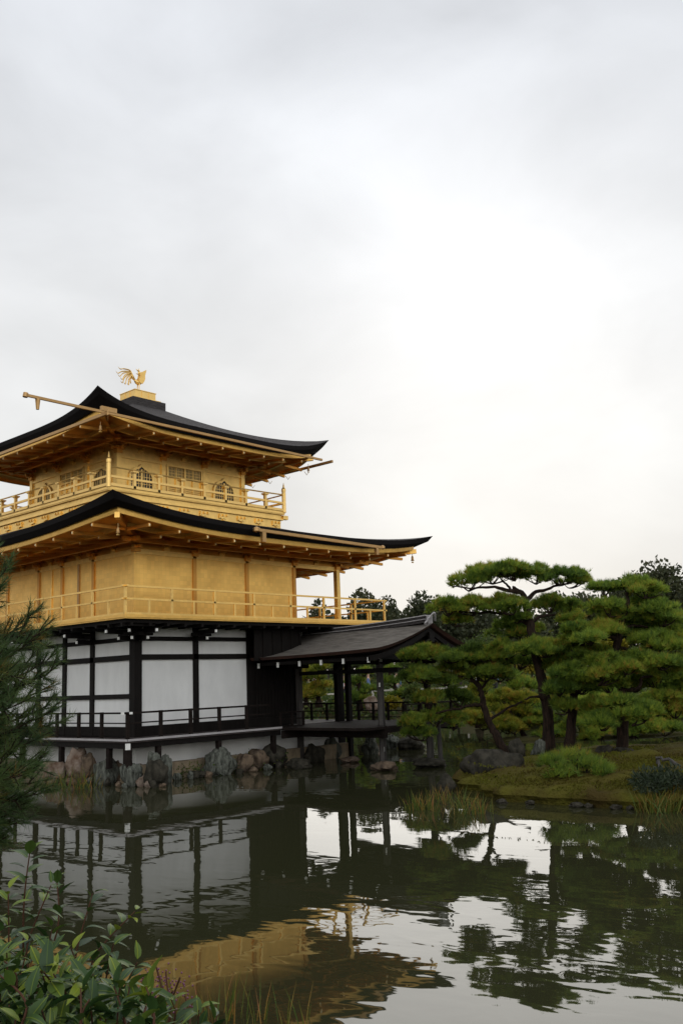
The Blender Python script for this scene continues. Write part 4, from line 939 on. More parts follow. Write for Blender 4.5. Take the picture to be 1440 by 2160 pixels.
for k_, (s_, z) in enumerate([(1.02, -.4), (1., .02), (.94, .07), (.8, .11), (.5, .14), (.1, .16)]):
    L_ = []
    for k in range(48):
        a_ = k*math.pi/24; w_ = 1+.14*math.sin(3*a_+1)+.08*math.sin(7*a_); p_ = q0+np.array([RT[0], RT[1], 0])*3.6*s_*w_*math.cos(a_)+np.array([FW[0], FW[1], 0])*.8*s_*w_*math.sin(a_); L_.append((p_[0], p_[1], z))
    if prev: mb.strip(prev, L_)
    prev = L_
mb.add(prev, [tuple(range(48))]); setp(mb.build('islet', 'ground', smooth=True), kind='structure')
make_pine('bright green pine with wide low tiers on the narrow islet behind the mossy island', 38.2,
    [(1225, 1556, 0, .17), (1235, 1535, 0, .15), (1245, 1515, 0, .12), (1262, 1495, .2, .10), (1290, 1480, .2, .07)],
    [[(1245, 1515, .2, .08), (1290, 1520, 0, .06), (1340, 1512, 0, .04), (1400, 1508, 0, .03)], [(1240, 1525, 0, .08), (1200, 1510, -.2, .05), (1170, 1505, -.2, .03)]],
    [(1165, 1240, 1470, 1512, 0), (1210, 1300, 1468, 1508, .3), (1240, 1330, 1488, 1528, 0), (1290, 1370, 1500, 1540, 0), (1325, 1392, 1486, 1525, .2), (1185, 1260, 1510, 1545, -.4), (1380, 1450, 1490, 1528, .3), (1300, 1375, 1528, 1556, -.2), (1225, 1310, 1532, 1562, -.5), (1360, 1440, 1522, 1552, -.3), (1400, 1480, 1460, 1500, .6), (1110, 1180, 1500, 1535, 0), (1130, 1200, 1535, 1560, -.3)], base_z=.3, w=.024, L=.2, dens=.8)
make_pine('small low young pine growing from the moss in front of the pine trunks', 20.6,
    [(1212, 1640, 0, .05), (1215, 1615, 0, .04), (1222, 1590, 0, .03)], [[(1213, 1630, 0, .03), (1180, 1615, 0, .02), (1155, 1610, 0, .012)], [(1213, 1630, 0, .03), (1245, 1625, 0, .02), (1275, 1630, 0, .012)]],
    [(1138, 1195, 1598, 1622, 0), (1175, 1240, 1586, 1608, .3), (1205, 1265, 1606, 1630, -.2), (1245, 1288, 1618, 1640, -.3), (1160, 1215, 1622, 1646, -.4)], base_z=.45, L=.17, key='needle_dark', dens=.30, w=.012)
make_pine('leaning pine on the left of the island with branches propped out over the water', 27.0,
    [(1086, 1618, 0, .18), (1066, 1585, 0, .16), (1046, 1552, 0, .14), (1030, 1520, 0, .12), (1018, 1480, 0, .11), (1010, 1450, 0, .09), (990, 1432, 0, .07), (955, 1425, 0, .05), (915, 1415, 0, .035)],
    [[(1030, 1520, 0, .06), (1060, 1500, .3, .045), (1100, 1480, .5, .03)], [(1018, 1485, 0, .07), (985, 1490, -.2, .05), (940, 1500, -.3, .04), (900, 1510, -.3, .025)], [(1010, 1450, 0, .07), (1005, 1415, .1, .05), (980, 1385, .2, .04), (930, 1372, .2, .025)], [(1012, 1455, 0, .05), (1035, 1430, .2, .04), (1070, 1415, .3, .025)]],
    [(862, 930, 1360, 1394, 0), (905, 985, 1362, 1396, .3), (965, 1045, 1358, 1396, 0), (858, 930, 1402, 1438, -.2), (915, 990, 1395, 1432, .2), (950, 1040, 1375, 1415, -.2), (1000, 1075, 1388, 1425, .3),
     (868, 945, 1455, 1495, -.3), (930, 1010, 1450, 1490, .2), (840, 905, 1500, 1540, -.3), (880, 955, 1490, 1535, 0), (850, 930, 1530, 1562, -.1), (925, 985, 1500, 1540, .3)], base_z=.35, key='needle_dark')
make_pine('yellowing pine with low tiers on the narrow islet, seen past the leaning trunk', 38.4,
    [(1108, 1557, .3, .14), (1098, 1540, .3, .12), (1085, 1520, .2, .09), (1072, 1495, .1, .06)],
    [[(1088, 1550, .3, .04), (1050, 1535, 0, .03), (1010, 1530, -.2, .02)], [(1085, 1540, .3, .04), (1110, 1520, .2, .03), (1135, 1510, .2, .02)]],
    [(970, 1035, 1495, 1532, -.3), (1015, 1090, 1508, 1548, 0), (1045, 1125, 1482, 1522, .2), (1030, 1110, 1455, 1495, .5), (1090, 1150, 1500, 1535, .4), (1030, 1110, 1520, 1548, -.2), (985, 1050, 1515, 1540, .4), (1070, 1140, 1460, 1495, .5)], base_z=.3, key='needle_yellow', w=.024, L=.2, dens=.8)
# props under the propped branches
for (u, v0, v1, du, lb) in ((907, 1612, 1540, 0, 'thick wooden prop standing on the islet stone under the pine branch'), (930, 1612, 1545, -8, 'thinner slanting wooden prop right of the thick one on the islet stone')):
    a_ = onz(u, v0, .05); b_ = at(u+du, v1-40, math.hypot(*(a_-CAM)[:2])); mb = MB(); r_ = .10 if du == 0 else .07
    mb.tube([a_-np.array([0, 0, .3]), a_, (a_+b_)/2, b_], [r_, r_, r_*.95, r_*.9], 9)
    o = mb.build('wooden_prop', 'greywood', loc=tuple(a_)); setp(o, lb, 'prop', 'props under the leaning pine')
# white marker tag on thick prop -> part
# dark juniper shrub at right of island
def leaf_blob(name, label, c_, r_, key, n=900, L=.1, w=.05, cat='shrub', group=None, trunk=None, seedz=0, up=.3, lobes=9):
    c_ = np.array(c_, float); root = empty(name, (c_[0], c_[1], seedz), label, cat, group)
    P, D = [], []
    for k in range(lobes):
        d = unit(rng.normal(0, 1, (1, 3)))[0]; d[2] = abs(d[2])*.9-.15; cc = c_+d*np.array(r_)*rng.uniform(.35, .78); cr = np.array(r_)*rng.uniform(.32, .52)
        m_ = n//lobes; q = unit(rng.normal(0, 1, (m_, 3))); P.append(cc+q*cr*rng.uniform(.5, 1., (m_, 1))**.5); D.append(unit(q*.6+rng.normal(0, .6, (m_, 3))+np.array([0, 0, up])))
    P = np.concatenate(P); D = np.concatenate(D); V_ = leaves(P, D, L, w)
    T = np.clip(.45+.35*np.array([noise.noise(Vector(q)*(.9/max(r_))*2.5) for q in P])+rng.normal(0, .13, len(P)), 0, 1)
    tri_mesh('foliage' if cat == 'shrub' else 'crown', V_, T, key, root, 4)
    tr = MB(); h_ = c_[2]-seedz
    tr.tube(curve([(c_[0], c_[1], seedz-.2), (c_[0]+.05*h_, c_[1], seedz+h_*.5), (c_[0], c_[1], c_[2]+r_[2]*.3)], 3), [.05*max(r_)+.02, .045*max(r_)+.015, .04*max(r_), .03*max(r_), .025*max(r_), .02*max(r_), .01*max(r_)], 7)
    for k in range(7):
        q = P[rng.integers(len(P))]; s_ = np.array([c_[0], c_[1], seedz+h_*rng.uniform(.5, 1)]); tr.tube(curve([s_, (s_+q)/2+np.array([0, 0, -.03*h_]), q], 3), [.02*max(r_)]*3+[.012*max(r_)]*3+[.004*max(r_)], 5)
    tr.build('stem' if cat == 'shrub' else 'trunk', 'bark_far', root)
    return root
q = onz(1400, 1672, .25); leaf_blob('juniper_shrub', 'low dark spiky evergreen shrub on the front right edge of the island', (q[0], q[1], .42), (.95, .6, .30), 'leaf_dark', 2200, .11, .03, seedz=.3, lobes=14)
# fallen branch on moss
a_ = onz(1388, 1612, .55); b_ = onz(1445, 1622, .5); mb = MB(); mb.tube(curve([a_-np.array([0, 0, .05]), a_+np.array([0, 0, .12]), (a_+b_)/2+np.array([0, 0, .10]), b_], 4, .02), .035, 6); mb.tube([a_+np.array([0, 0, .08]), onz(1392, 1628, .5)], .03, 6)
setp(mb.build('root', 'greywood', loc=tuple(a_)), 'bent grey root arching over the moss behind the spiky shrub', 'root')

# ---------------------------------------------------------------- reeds
def reeds(label, spots, D_, h0, h1, name='reed_clump', n=60, spread=.25, w=.014, base=0., group='clumps of pond reeds', lean=.22):
    P, H = [], []
    root = None; Vs = []; Ts = []
    pts = [ground_at(u, D_)+np.array([0, 0, base]) if D_ else onz(u, v, base) for u, v in spots]
    c_ = sum(pts)/len(pts)
    for q in pts:
        for k in range(n):
            b_ = q+np.array([rng.normal(0, spread*.5), rng.normal(0, spread*.5), -.08]); L_ = rng.uniform(h0, h1); dr = np.array([rng.normal(0, lean), rng.normal(0, lean), 1.]); dr /= np.linalg.norm(dr)
            s_ = unit(np.cross(dr, rng.normal(0, 1, 3))); bend = np.array([dr[0], dr[1], 0])*L_*.5; m_ = b_+dr*L_*.55+bend*.25; t_ = b_+dr*L_+bend*.9-np.array([0, 0, .05*L_])
            Vs.append([b_-s_*w/2, b_+s_*w/2, m_+s_*w*.42, m_-s_*w*.42]); Vs.append([m_-s_*w*.42, m_+s_*w*.42, t_+s_*w*.04, t_-s_*w*.04])
            tt = np.clip(rng.beta(1.6, 2.4), 0, 1); Ts += [tt, min(1, tt+.12)]
    o = tri_mesh(name, np.array(Vs), np.array(Ts), 'reed', None, 4, loc=tuple(c_)); return setp(o, label, 'reeds', group)
reeds('clump of green and rust reeds in the water at the left of the island tip', [(878, 1706), (905, 1708)], None, .30, .50, n=40, w=.014)
reeds('clump of reeds in the middle, just off the mossy tip of the island', [(930, 1690), (955, 1695)], None, .28, .48, n=30, w=.014)
reeds('taller clump of reeds at the right, in open water before the island', [(985, 1716), (1008, 1716)], None, .32, .56, n=42, w=.014)
reeds('clump of reddish reeds in front of the spiky shrub at the far right', [(1372, 1712), (1392, 1714), (1408, 1712)], None, .3, .62, n=45, w=.016, lean=.32)
reeds('clump of reeds at the foot of the pinkish boulders by the temple', [(120, 1662), (150, 1664), (178, 1664)], None, .3, .75, n=35, spread=.4, w=.018, lean=.3)
reeds('near clump of green and orange reeds at the bottom edge beside the leafy bush', [(452, 2150), (480, 2150)], None, .22, .48, n=16, spread=.16, w=.011, lean=.15)
reeds('near sparse clump of thin reeds at the bottom edge, right of the denser one', [(535, 2165), (575, 2168), (612, 2165)], None, .2, .46, n=9, spread=.2, w=.009, lean=.16)
reeds('near yellow reeds standing behind the purple berries', [(345, 2140), (375, 2140)], None, .3, .55, n=9, spread=.14, w=.012, lean=.12)

# ---------------------------------------------------------------- far garden and woods
for i, (u0, u1, vt, D_, wf, key, lab) in enumerate([
    (600, 730, 1290, 92, 1., 'leaf_far', 'low woodland tree behind the temple, seen through the gold railing'),
    (715, 800, 1252, 88, 1., 'leaf_far', 'round crowned dark tree behind the corner of the gold balcony'),
    (770, 835, 1262, 96, 1., 'leaf_far', 'dark tree right of the round crowned one, beyond the balcony end'),
    (838, 905, 1254, 84, 1., 'leaf_far', 'airy topped tree rising above the fishing pavilion ridge'),
    (880, 960, 1262, 90, 1., 'leaf_far', 'flat topped tree between the airy tree and the tall island pine'),
    (940, 1040, 1278, 94, 1., 'leaf_far', 'dark wood tree behind the left tiers of the tall island pine'),
    (1030, 1130, 1285, 88, 1., 'leaf_far', 'dark wood tree behind the trunk of the tall island pine'),
    (1130, 1240, 1236, 92, 1., 'leaf_far', 'dark wood tree between the two large island pines'),
    (1235, 1330, 1216, 96, 1., 'leaf_far', 'wood tree just above the crown of the right island pine'),
    (1312, 1430, 1184, 88, 1., 'leaf_far', 'tall open crowned tree standing over all others at the right'),
    (1400, 1500, 1205, 94, 1., 'leaf_far', 'tree cut by the right edge of the picture'),
    (1480, 1600, 1220, 92, 1., 'leaf_far', 'woodland tree just past the right edge'), (640, 690, 1268, 100, 1., 'leaf_far', 'thin pale tree top seen between temple post and balcony')]):
    g_ = ground_at((u0+u1)/2, D_); sc = D_/FPX; rx_ = (u1-u0)/2*sc*1.5; zt = CAM[2]+(ray((u0+u1)/2, vt)[2]/math.hypot(*ray((u0+u1)/2, vt)[:2]))*D_
    z0 = 1.3; rz_ = (zt-z0)*.52
    leaf_blob('woodland_tree', lab, (g_[0], g_[1], zt-rz_*.95), (rx_, rx_, rz_), key, 9000, .36, .28, cat='tree', group='woodland trees beyond the pond', seedz=z0, lobes=22)
# far wood as one mass behind the single trees
P, D = [], []
for k in range(60):
    u = rng.uniform(560, 1700); D_ = rng.uniform(100, 125); g_ = ground_at(u, D_); hh = rng.uniform(6, 9.5)
    q = unit(rng.normal(0, 1, (420, 3))); P.append(g_+np.array([0, 0, 1.2+hh*.5])+q*np.array([3.6, 3.6, hh*.5])*rng.uniform(.6, 1, (420, 1))); D.append(unit(q+rng.normal(0, .7, (420, 3))))
P = np.concatenate(P); D = np.concatenate(D); o = tri_mesh('woodland', leaves(P, D, .6, .45), np.clip(rng.normal(.4, .2, len(P)), 0, 1), 'leaf_far', None, 4); setp(o, kind='stuff')
P = []
for k in range(520):
    u = rng.uniform(520, 1600); D_ = rng.uniform(50.5, 84); g_ = ground_at(u, D_); z = ground_height(g_[0], g_[1]); hh = rng.uniform(.25, .55)+(.9 if D_ > 66 else 0)*rng.uniform(.2, 1)
    q = unit(rng.normal(0, 1, (60, 3))); P.append(g_+np.array([0, 0, z+hh*.4])+q*np.array([1.0, 1.0, hh])*rng.uniform(.5, 1, (60, 1)))
P = np.concatenate(P); D = unit(rng.normal(0, 1, P.shape)+np.array([0, 0, .5])); o = tri_mesh('ground_cover', leaves(P, D, .3, .2), np.clip(rng.normal(.45, .22, len(P)), 0, 1), 'leaf_shrub', None, 4); setp(o, kind='stuff')
# garden pines, shrubs and stones on the far shore
gfar = 'garden pines on the far shore'
def far_pine(label, u, vt, vb, D_, wpx, key, tiers=4, lean=0):
    pads = []; br = []
    for k in range(tiers):
        f = k/(max(1, tiers-1)); v = vt+(vb-vt)*.72*f; ww = wpx*(.55+.45*f); cu = u+((-1)**k)*wpx*.18+lean*(1-f)
        pads.append((cu-ww/2, cu+ww/2, v, v+(vb-vt)*.22, 0)); br.append([(u+lean*(1-f), v+(vb-vt)*.25, 0, .07), (cu, v+(vb-vt)*.18, 0, .04)])
    return make_pine(label, D_, [(u, vb, 0, .16), (u+lean*.5, (vt+vb)/2, 0, .12), (u+lean, vt+8, 0, .06)], br, pads, key, base_z=None, L=.3, w=.04, group=gfar, nn=7, dens=.4)
far_pine('yellow green garden pine seen under the left half of the fishing pavilion roof', 672, 1402, 1478, 50, 62, 'needle_yellow', 4)
far_pine('second yellow green garden pine left of it, behind the fishing pavilion post', 645, 1410, 1482, 53, 50, 'needle_yellow', 4)
far_pine('dark bushy garden pine right of the thick pillar under the fishing pavilion', 758, 1412, 1485, 52, 60, 'needle_dark', 4)
far_pine('leaning garden pine between the braced post and the island pines', 842, 1405, 1478, 56, 60, 'needle_dark', 3, -24)
far_pine('garden pine with yellow tiers behind the island rocks', 1010, 1385, 1520, 47, 80, 'needle_yellow', 5)
far_pine('green garden pine behind the tall pine trunk', 1085, 1380, 1520, 50, 90, 'needle', 5)
far_pine('garden pine on the far shore seen between the island trunks', 1250, 1400, 1530, 48, 90, 'needle', 5)
far_pine('garden pine on the far shore at the right edge', 1400, 1440, 1540, 46, 100, 'needle_dark', 4)
far_pine('wide garden pine on the far shore, above the dark reflection at the right', 1165, 1400, 1530, 52, 90, 'needle_yellow', 4)
gs = 'shrubs on the far shore'
for (u, vt, vb, D_, wpx, key, lab) in [(1060, 1368, 1400, 60, 46, 'leaf_red', 'dark red leaved shrub far behind the tall pine trunk'), (1095, 1385, 1430, 55, 60, 'leaf_yellow', 'yellow leaved shrub behind the tall pine trunk'),
    (1272, 1350, 1380, 60, 50, 'leaf_yellow', 'bright yellow shrub behind the branches of the right island pine'), (1360, 1325, 1372, 60, 90, 'leaf_yellow', 'yellow green tree crown behind the right island pine'),
    (950, 1350, 1420, 66, 90, 'leaf_shrub', 'dark shrub bank behind the fishing pavilion gable'), (1000, 1330, 1420, 70, 120, 'leaf_shrub', 'tall dark shrubs left of the tall pine trunk'), (1170, 1330, 1430, 70, 140, 'leaf_shrub', 'tall dark shrubs between the island pines'),
    (1330, 1350, 1450, 66, 150, 'leaf_shrub', 'tall dark shrubs behind the right island pine'), (1450, 1340, 1450, 66, 140, 'leaf_shrub', 'tall dark shrubs at the right edge of the far shore'),
    (860, 1375, 1425, 72, 90, 'leaf_shrub', 'dark shrubs below the fishing pavilion eave'), (760, 1372, 1425, 72, 90, 'leaf_shrub', 'dark shrubs seen past the thick pillar'), (680, 1370, 1425, 74, 90, 'leaf_shrub', 'dark shrubs at the left under the fishing pavilion'),
    (850, 1450, 1475, 54, 26, 'leaf_shrub', 'small round clipped shrub by the pale rails'), (800, 1470, 1500, 52, 50, 'leaf_yellow', 'yellowing ground shrub by the far waterline'), (940, 1470, 1530, 50, 90, 'leaf_shrub', 'shrub at the far waterline left of the leaning pine'),
    (1120, 1490, 1540, 49, 110, 'leaf_shrub', 'shrub at the far waterline behind the tall pine trunk'), (1300, 1490, 1545, 48, 120, 'leaf_shrub', 'shrub at the far waterline behind the right pine trunk'), (1440, 1500, 1555, 46, 120, 'leaf_shrub', 'shrub at the far waterline at the right edge')]:
    g_ = ground_at(u, D_); sc = D_/FPX; zt = CAM[2]+(ray(u, vt)[2]/math.hypot(*ray(u, vt)[:2]))*D_; zb = max(.1, CAM[2]+(ray(u, vb)[2]/math.hypot(*ray(u, vb)[:2]))*D_); rz_ = max(.3, (zt-zb)/2)
    leaf_blob('garden_shrub', lab, (g_[0], g_[1], zb+rz_), (wpx/2*sc*1.1, wpx/2*sc*1.1, rz_*1.1), key, 1500, .22, .15, group=gs, seedz=max(.2, zb-.6), lobes=10)
gr_ = 'rocks on the far shore'
for (u0, u1, vt, vb, lab, key) in [(752, 780, 1462, 1480, 'pale garden boulder under the fishing pavilion roof, by its railing', 'rock_pink'), (955, 1000, 1455, 1480, 'greyish boulder on the far bank left of the leaning pine', 'rock_pink'), (1010, 1045, 1462, 1495, 'tilted grey boulder on the far bank behind the leaning pine', 'rock_brown'),
    (1395, 1440, 1462, 1490, 'brown boulder on the far bank at the right edge', 'rock_brown'), (1100, 1132, 1515, 1530, 'low pale rock at the far waterline left of the tall trunk', 'rock_brown')]:
    rock(u0, u1, vt+6, vb, lab, key, z=.9, D=51, group=gr_)
# pale rails along the far path
for (ua, ub, D_, zb, lab) in ((600, 700, 58, 1.0, 'pale horizontal path rails at the left under the fishing pavilion'), (770, 960, 58, 1.1, 'pale horizontal path rails right of the thick pillar')):
    a_ = ground_at(ua, D_); b_ = ground_at(ub, D_); root = empty('path_fence', tuple((a_+b_)/2+np.array([0, 0, zb])), lab, 'fence', 'path fences on the far shore')
    r_ = MB()
    for z in (.35, .75): r_.bar(a_+np.array([0, 0, zb+z]), b_+np.array([0, 0, zb+z]), .07, .09)
    r_.build('rail', 'bamboo', root)
    k_ = int(np.linalg.norm(b_-a_)/1.1)
    for k in range(k_+1):
        q = a_+(b_-a_)*k/k_; MB().box((q[0]-.05, q[1]-.05, zb-.3), (q[0]+.05, q[1]+.05, zb+.85)).build('post', 'bamboo', root)
# visitors on the far path
def person(u, D_, top, trou, label, turn=0., walk=.1, arm=.1):
    g_ = ground_at(u, D_); x, y = g_[0], g_[1]; z0 = ground_height(x, y); H = 1.66*rng.uniform(.94, 1.05)/1.66
    def T(a_, b_, c_): ca, sa = math.cos(turn), math.sin(turn); return (x+(a_*ca-b_*sa)*H, y+(a_*sa+b_*ca)*H, z0+c_*H)
    def sk(name, verts, edges, rads, key, parent, root_i=0):
        me = bpy.data.meshes.new(name); me.from_pydata([T(*v) for v in verts], edges, []); me.materials.append(M[key]); o = link(name, me, parent)
        mo = o.modifiers.new('skin', 'SKIN'); 
        for i, r_ in enumerate(rads): me.skin_vertices[0].data[i].radius = (r_, r_) if not hasattr(r_, '__len__') else r_
        me.skin_vertices[0].data[root_i].use_root = True
        ss_ = o.modifiers.new('sub', 'SUBSURF'); ss_.levels = 1; ss_.render_levels = 1; return o
    V_ = [(0, 0, .92), (0, 0, 1.15), (0, 0, 1.36), (0, 0, 1.46), (.01, 0, 1.55), (0, 0, 1.64), (0, .17, 1.36), (.02, .23, 1.10), (.10, .22, .90), (.15, .22, .80), (0, -.17, 1.36), (-.02, -.23, 1.10), (.04+arm, -.22, .92), (.08+arm, -.21, .82),
          (0, .09, .88), (.5*walk, .10, .48), (walk, .10, .08), (walk+.14, .11, .03), (0, -.09, .88), (.2*walk, -.10, .48), (-walk, -.10, .08), (-walk+.14, -.11, .03)]
    E_ = [(0, 1), (1, 2), (2, 3), (3, 4), (4, 5), (2, 6), (6, 7), (7, 8), (8, 9), (2, 10), (10, 11), (11, 12), (12, 13), (0, 14), (14, 15), (15, 16), (16, 17), (0, 18), (18, 19), (19, 20), (20, 21)]
    Rr = [(.13, .11), (.12, .10), (.12, .09), .055, .09, .085, .05, .042, .034, .04, .05, .042, .034, .04, .085, .06, .045, .04, .085, .06, .045, .04]
    body = sk('person', V_, E_, Rr, 'skin', None); setp(body, label, 'person', 'visitors on the far path')
    sk('shirt', [V_[i] for i in (0, 1, 2, 6, 7, 8, 10, 11, 12)], [(0, 1), (1, 2), (2, 3), (3, 4), (4, 5), (2, 6), (6, 7), (7, 8)], [(.15, .13), (.14, .12), (.14, .11), .065, .057, .045, .065, .057, .045], top, body)
    sk('trousers', [V_[0]]+[V_[i] for i in (14, 15, 16, 18, 19, 20)], [(0, 1), (1, 2), (2, 3), (0, 4), (4, 5), (5, 6)], [(.15, .12), .1, .072, .06, .1, .072, .06], trou, body)
    sk('hair', [(-.02, 0, 1.60), (-.02, 0, 1.68)], [(0, 1)], [.105, .09], 'hair', body)
for (u, top, trou, lab) in [(641, 'cloth_white', 'cloth_black', 'person in a white top near the left post under the fishing pavilion'), (652, 'cloth_blue', 'cloth_grey', 'person in a blue top next to the person in white by the left post'),
    (703, 'cloth_white', 'cloth_blue', 'person in white just left of the thick dark pillar'), (711, 'cloth_red', 'cloth_black', 'person in red half hidden by the thick dark pillar'), (741, 'cloth_red', 'cloth_grey', 'person in red just right of the thick dark pillar'), (750, 'cloth_white', 'cloth_black', 'person in white right of the person in red'),
    (762, 'cloth_blue', 'cloth_black', 'person in blue on the path above the dark shrub'), (820, 'cloth_blue', 'cloth_grey', 'person in blue right of the braced post by the rails'), (985, 'cloth_white', 'cloth_black', 'person in white seen through the leaning pine'), (1020, 'cloth_blue', 'cloth_black', 'person in blue seen through the leaning pine')]:
    person(u, 61+rng.uniform(-.8, 1.5), top, trou, lab, rng.uniform(0, 6.28), rng.uniform(.02, .16), rng.uniform(0, .2))

# ---------------------------------------------------------------- foreground
# near pine whose branches enter from the left edge
def near_pine():
    D0 = 6.6; tb = ground_at(-420, D0-.6); z0 = ground_height(tb[0], tb[1]); root = empty('pine_tree', (tb[0], tb[1], z0), 'near pine whose soft dark branches hang in from the left edge', 'tree')
    tr = MB(); tp = [(tb[0], tb[1], z0-.3), (tb[0]+.1, tb[1], z0+1.5), (tb[0], tb[1]+.1, z0+3.2), (tb[0]+.1, tb[1], z0+4.6)]; tr.tube(curve(tp, 5), [.20-.009*i for i in range(16)], 10)
    Vs, Ts = [], []
    tips = []
    for (u, v, uo, vo, d_) in [(40, 1195, -130, 1330, .2), (25, 1240, -150, 1330, -.2), (10, 1175, -160, 1300, .2), (95, 1290, -140, 1420, 0), (70, 1330, -150, 1440, .3), (112, 1325, -130, 1460, -.2), (130, 1385, -140, 1470, .1), (105, 1375, -140, 1500, .3), (138, 1405, -130, 1500, -.3), (115, 1450, -140, 1510, .1), (128, 1480, -150, 1560, 0),
        (148, 1518, -140, 1590, .2), (125, 1500, -140, 1560, -.3), (100, 1535, -150, 1600, .1), (90, 1560, -150, 1620, -.2), (110, 1600, -140, 1640, .1), (95, 1640, -140, 1660, .2), (118, 1660, -140, 1690, -.1), (75, 1690, -140, 1690, .2), (60, 1730, -150, 1700, 0), (30, 1770, -150, 1700, .1), (20, 1420, -150, 1500, -.4), (40, 1470, -150, 1530, .4), (45, 1590, -150, 1640, -.4), (30, 1650, -150, 1670, .3), (0, 1320, -160, 1400, 0), (10, 1560, -150, 1600, .4), (60, 1420, -150, 1480, -.1), (50, 1620, -150, 1640, .5), (0, 1740, -150, 1700, -.2), (80, 1625, -140, 1640, -.5), (30, 1520, -150, 1560, -.5)]+[(rng.uniform(-20, 62), v_, -160, v_+rng.uniform(0, 60), rng.uniform(-.6, .6)) for v_ in np.linspace(1290, 1770, 16)]:
        a_ = at(uo, vo, D0+d_*.5); b_ = at(u-30, v+8, D0+d_); m_ = (a_+b_)/2+np.array([0, 0, -.06])
        c_ = curve([a_, m_, b_], 7, .008); tr.tube(c_, [.016-.0009*i for i in range(15)], 5)
        s0 = min(tp[2][2], max(z0+.6, a_[2]-.4)); tr.tube(curve([(tb[0]+.05, tb[1]+.05, s0), a_], 4), .024, 6)
        for i in range(3, 15):
            f = i/14; base = np.array(c_[i]); dirm = unit(np.array(c_[min(14, i+1)])-np.array(c_[i-1]))
            for k in range(2):
                td = unit(dirm*.9+rng.normal(0, .55, 3)+np.array([0, 0, .22])) if i < 14 else unit(dirm+rng.normal(0, .2, 3)+np.array([0, 0, .2]))
                tl_ = rng.uniform(.10, .22)*(1.05-.35*f); nn_ = 46; tt = rng.uniform(.15, 1, (nn_, 1))
                tips.append((base, td, tl_)); tr.tube([base, base+td*tl_], [.005, .003], 4, cap=False)
                P = base+td*tl_*tt; nd = unit(td*.85+rng.normal(0, .52, (nn_, 3))); s_ = unit(np.cross(nd, rng.normal(0, 1, (nn_, 3)))); L_ = rng.uniform(.055, .095, (nn_, 1)); w = .0036
                Vs.append(np.stack([P-s_*w/2, P+s_*w/2, P+nd*L_], 1)); base_t = np.clip(rng.normal(.38, .16), 0, .75) if rng.uniform() > .05 else .95
                Ts.append(np.clip(base_t+rng.normal(0, .07, nn_), 0, 1))
    tr.build('trunk', 'bark', root); tri_mesh('crown', np.concatenate(Vs), np.concatenate(Ts), 'needle_near', root, 3)
near_pine()
# leafy bush in the lower left corner
def leaf_geo(mb_, base, d, up, L_, w, droop):
    d = Vector(d).normalized(); s_ = d.cross(Vector(up)).normalized(); u_ = s_.cross(d)
    rows = []; n = 6
    for i in range(n+1):
        t_ = i/n; wd = w*math.sin(math.pi*min(1, t_**.8*.97+.03))**.75*.5*(1 if t_ < .98 else .1)
        c_ = Vector(base)+d*L_*t_-u_*droop*L_*t_*t_
        rows.append((c_-s_*wd+u_*wd*.35, c_, c_+s_*wd+u_*wd*.35))
    vs = [x for r in rows for x in r]; fs = []
    for i in range(n):
        for j in (0, 1): fs.append((i*3+j, i*3+j+1, (i+1)*3+j+1, (i+1)*3+j))
    mb_.add(vs, fs)
    rib = [x for i in range(n+1) for x in (rows[i][1]-s_*.0011+u_*.0012, rows[i][1]+s_*.0011+u_*.0012)]
    mb_.add(rib, [(i*2, i*2+1, i*2+3, i*2+2) for i in range(n)])
    return len(fs), n
def bush(label, stems, name='camellia_bush', key='camellia', Lf=.055, wf=.027, leaf_step=.015):
    g0 = at(*stems[0][:3]); base = np.array([g0[0], g0[1], 0.]); base[2] = ground_height(base[0], base[1])
    root = empty(name, tuple(base), label, 'shrub'); lf = MB(); st_ = MB(); T = []
    for (u, v, D_, ub, vb) in stems:
        tip = at(u, v, D_); b_ = at(ub, vb, D_+rng.uniform(-.1, .1)); m_ = (tip+b_)/2+rng.normal(0, .02, 3); c_ = curve([b_, m_, tip], 8)
        st_.tube(c_, [.0034-.00012*i for i in range(len(c_))], 5)
        L_ = sum((c_[i+1]-c_[i]).length for i in range(len(c_)-1)); n = max(4, int(L_/leaf_step)); young = rng.uniform() < .16
        a_ = rng.uniform(0, 6.28)
        for k in range(n+1):
            f = k/n; i = min(len(c_)-2, int(f*(len(c_)-1))); p_ = c_[i].lerp(c_[i+1], f*(len(c_)-1)-i); ax_ = (c_[i+1]-c_[i]).normalized()
            a_ += 2.4+rng.normal(0, .3); o1 = ax_.orthogonal().normalized(); o2 = ax_.cross(o1); d = (o1*math.cos(a_)+o2*math.sin(a_))*rng.uniform(.8, 1.1)+ax_*rng.uniform(.35, .8)*(1 if f < .9 else 1.6)+Vector((0, 0, .1))
            sz = rng.uniform(.65, 1.15)*(1 if f < .93 else .7)
            nf = leaf_geo(lf, p_+d.normalized()*.008, d, ax_+Vector((0, 0, .8)), Lf*sz, wf*sz, rng.uniform(.02, .75))
            tv = np.clip(rng.normal(.35, .16)+(.30 if young and f > .65 else 0)+(.15 if f > .9 else 0), 0, 1); T += [tv]*nf[0]+[min(1, tv+.4)]*nf[1]
    o = lf.build('leaves', key, root, smooth=True); at_ = o.data.attributes.new('tint', 'FLOAT', 'FACE'); at_.data.foreach_set('value', np.array(T, dtype=np.float32))
    st_.build('stems', 'stem', root)
    return root
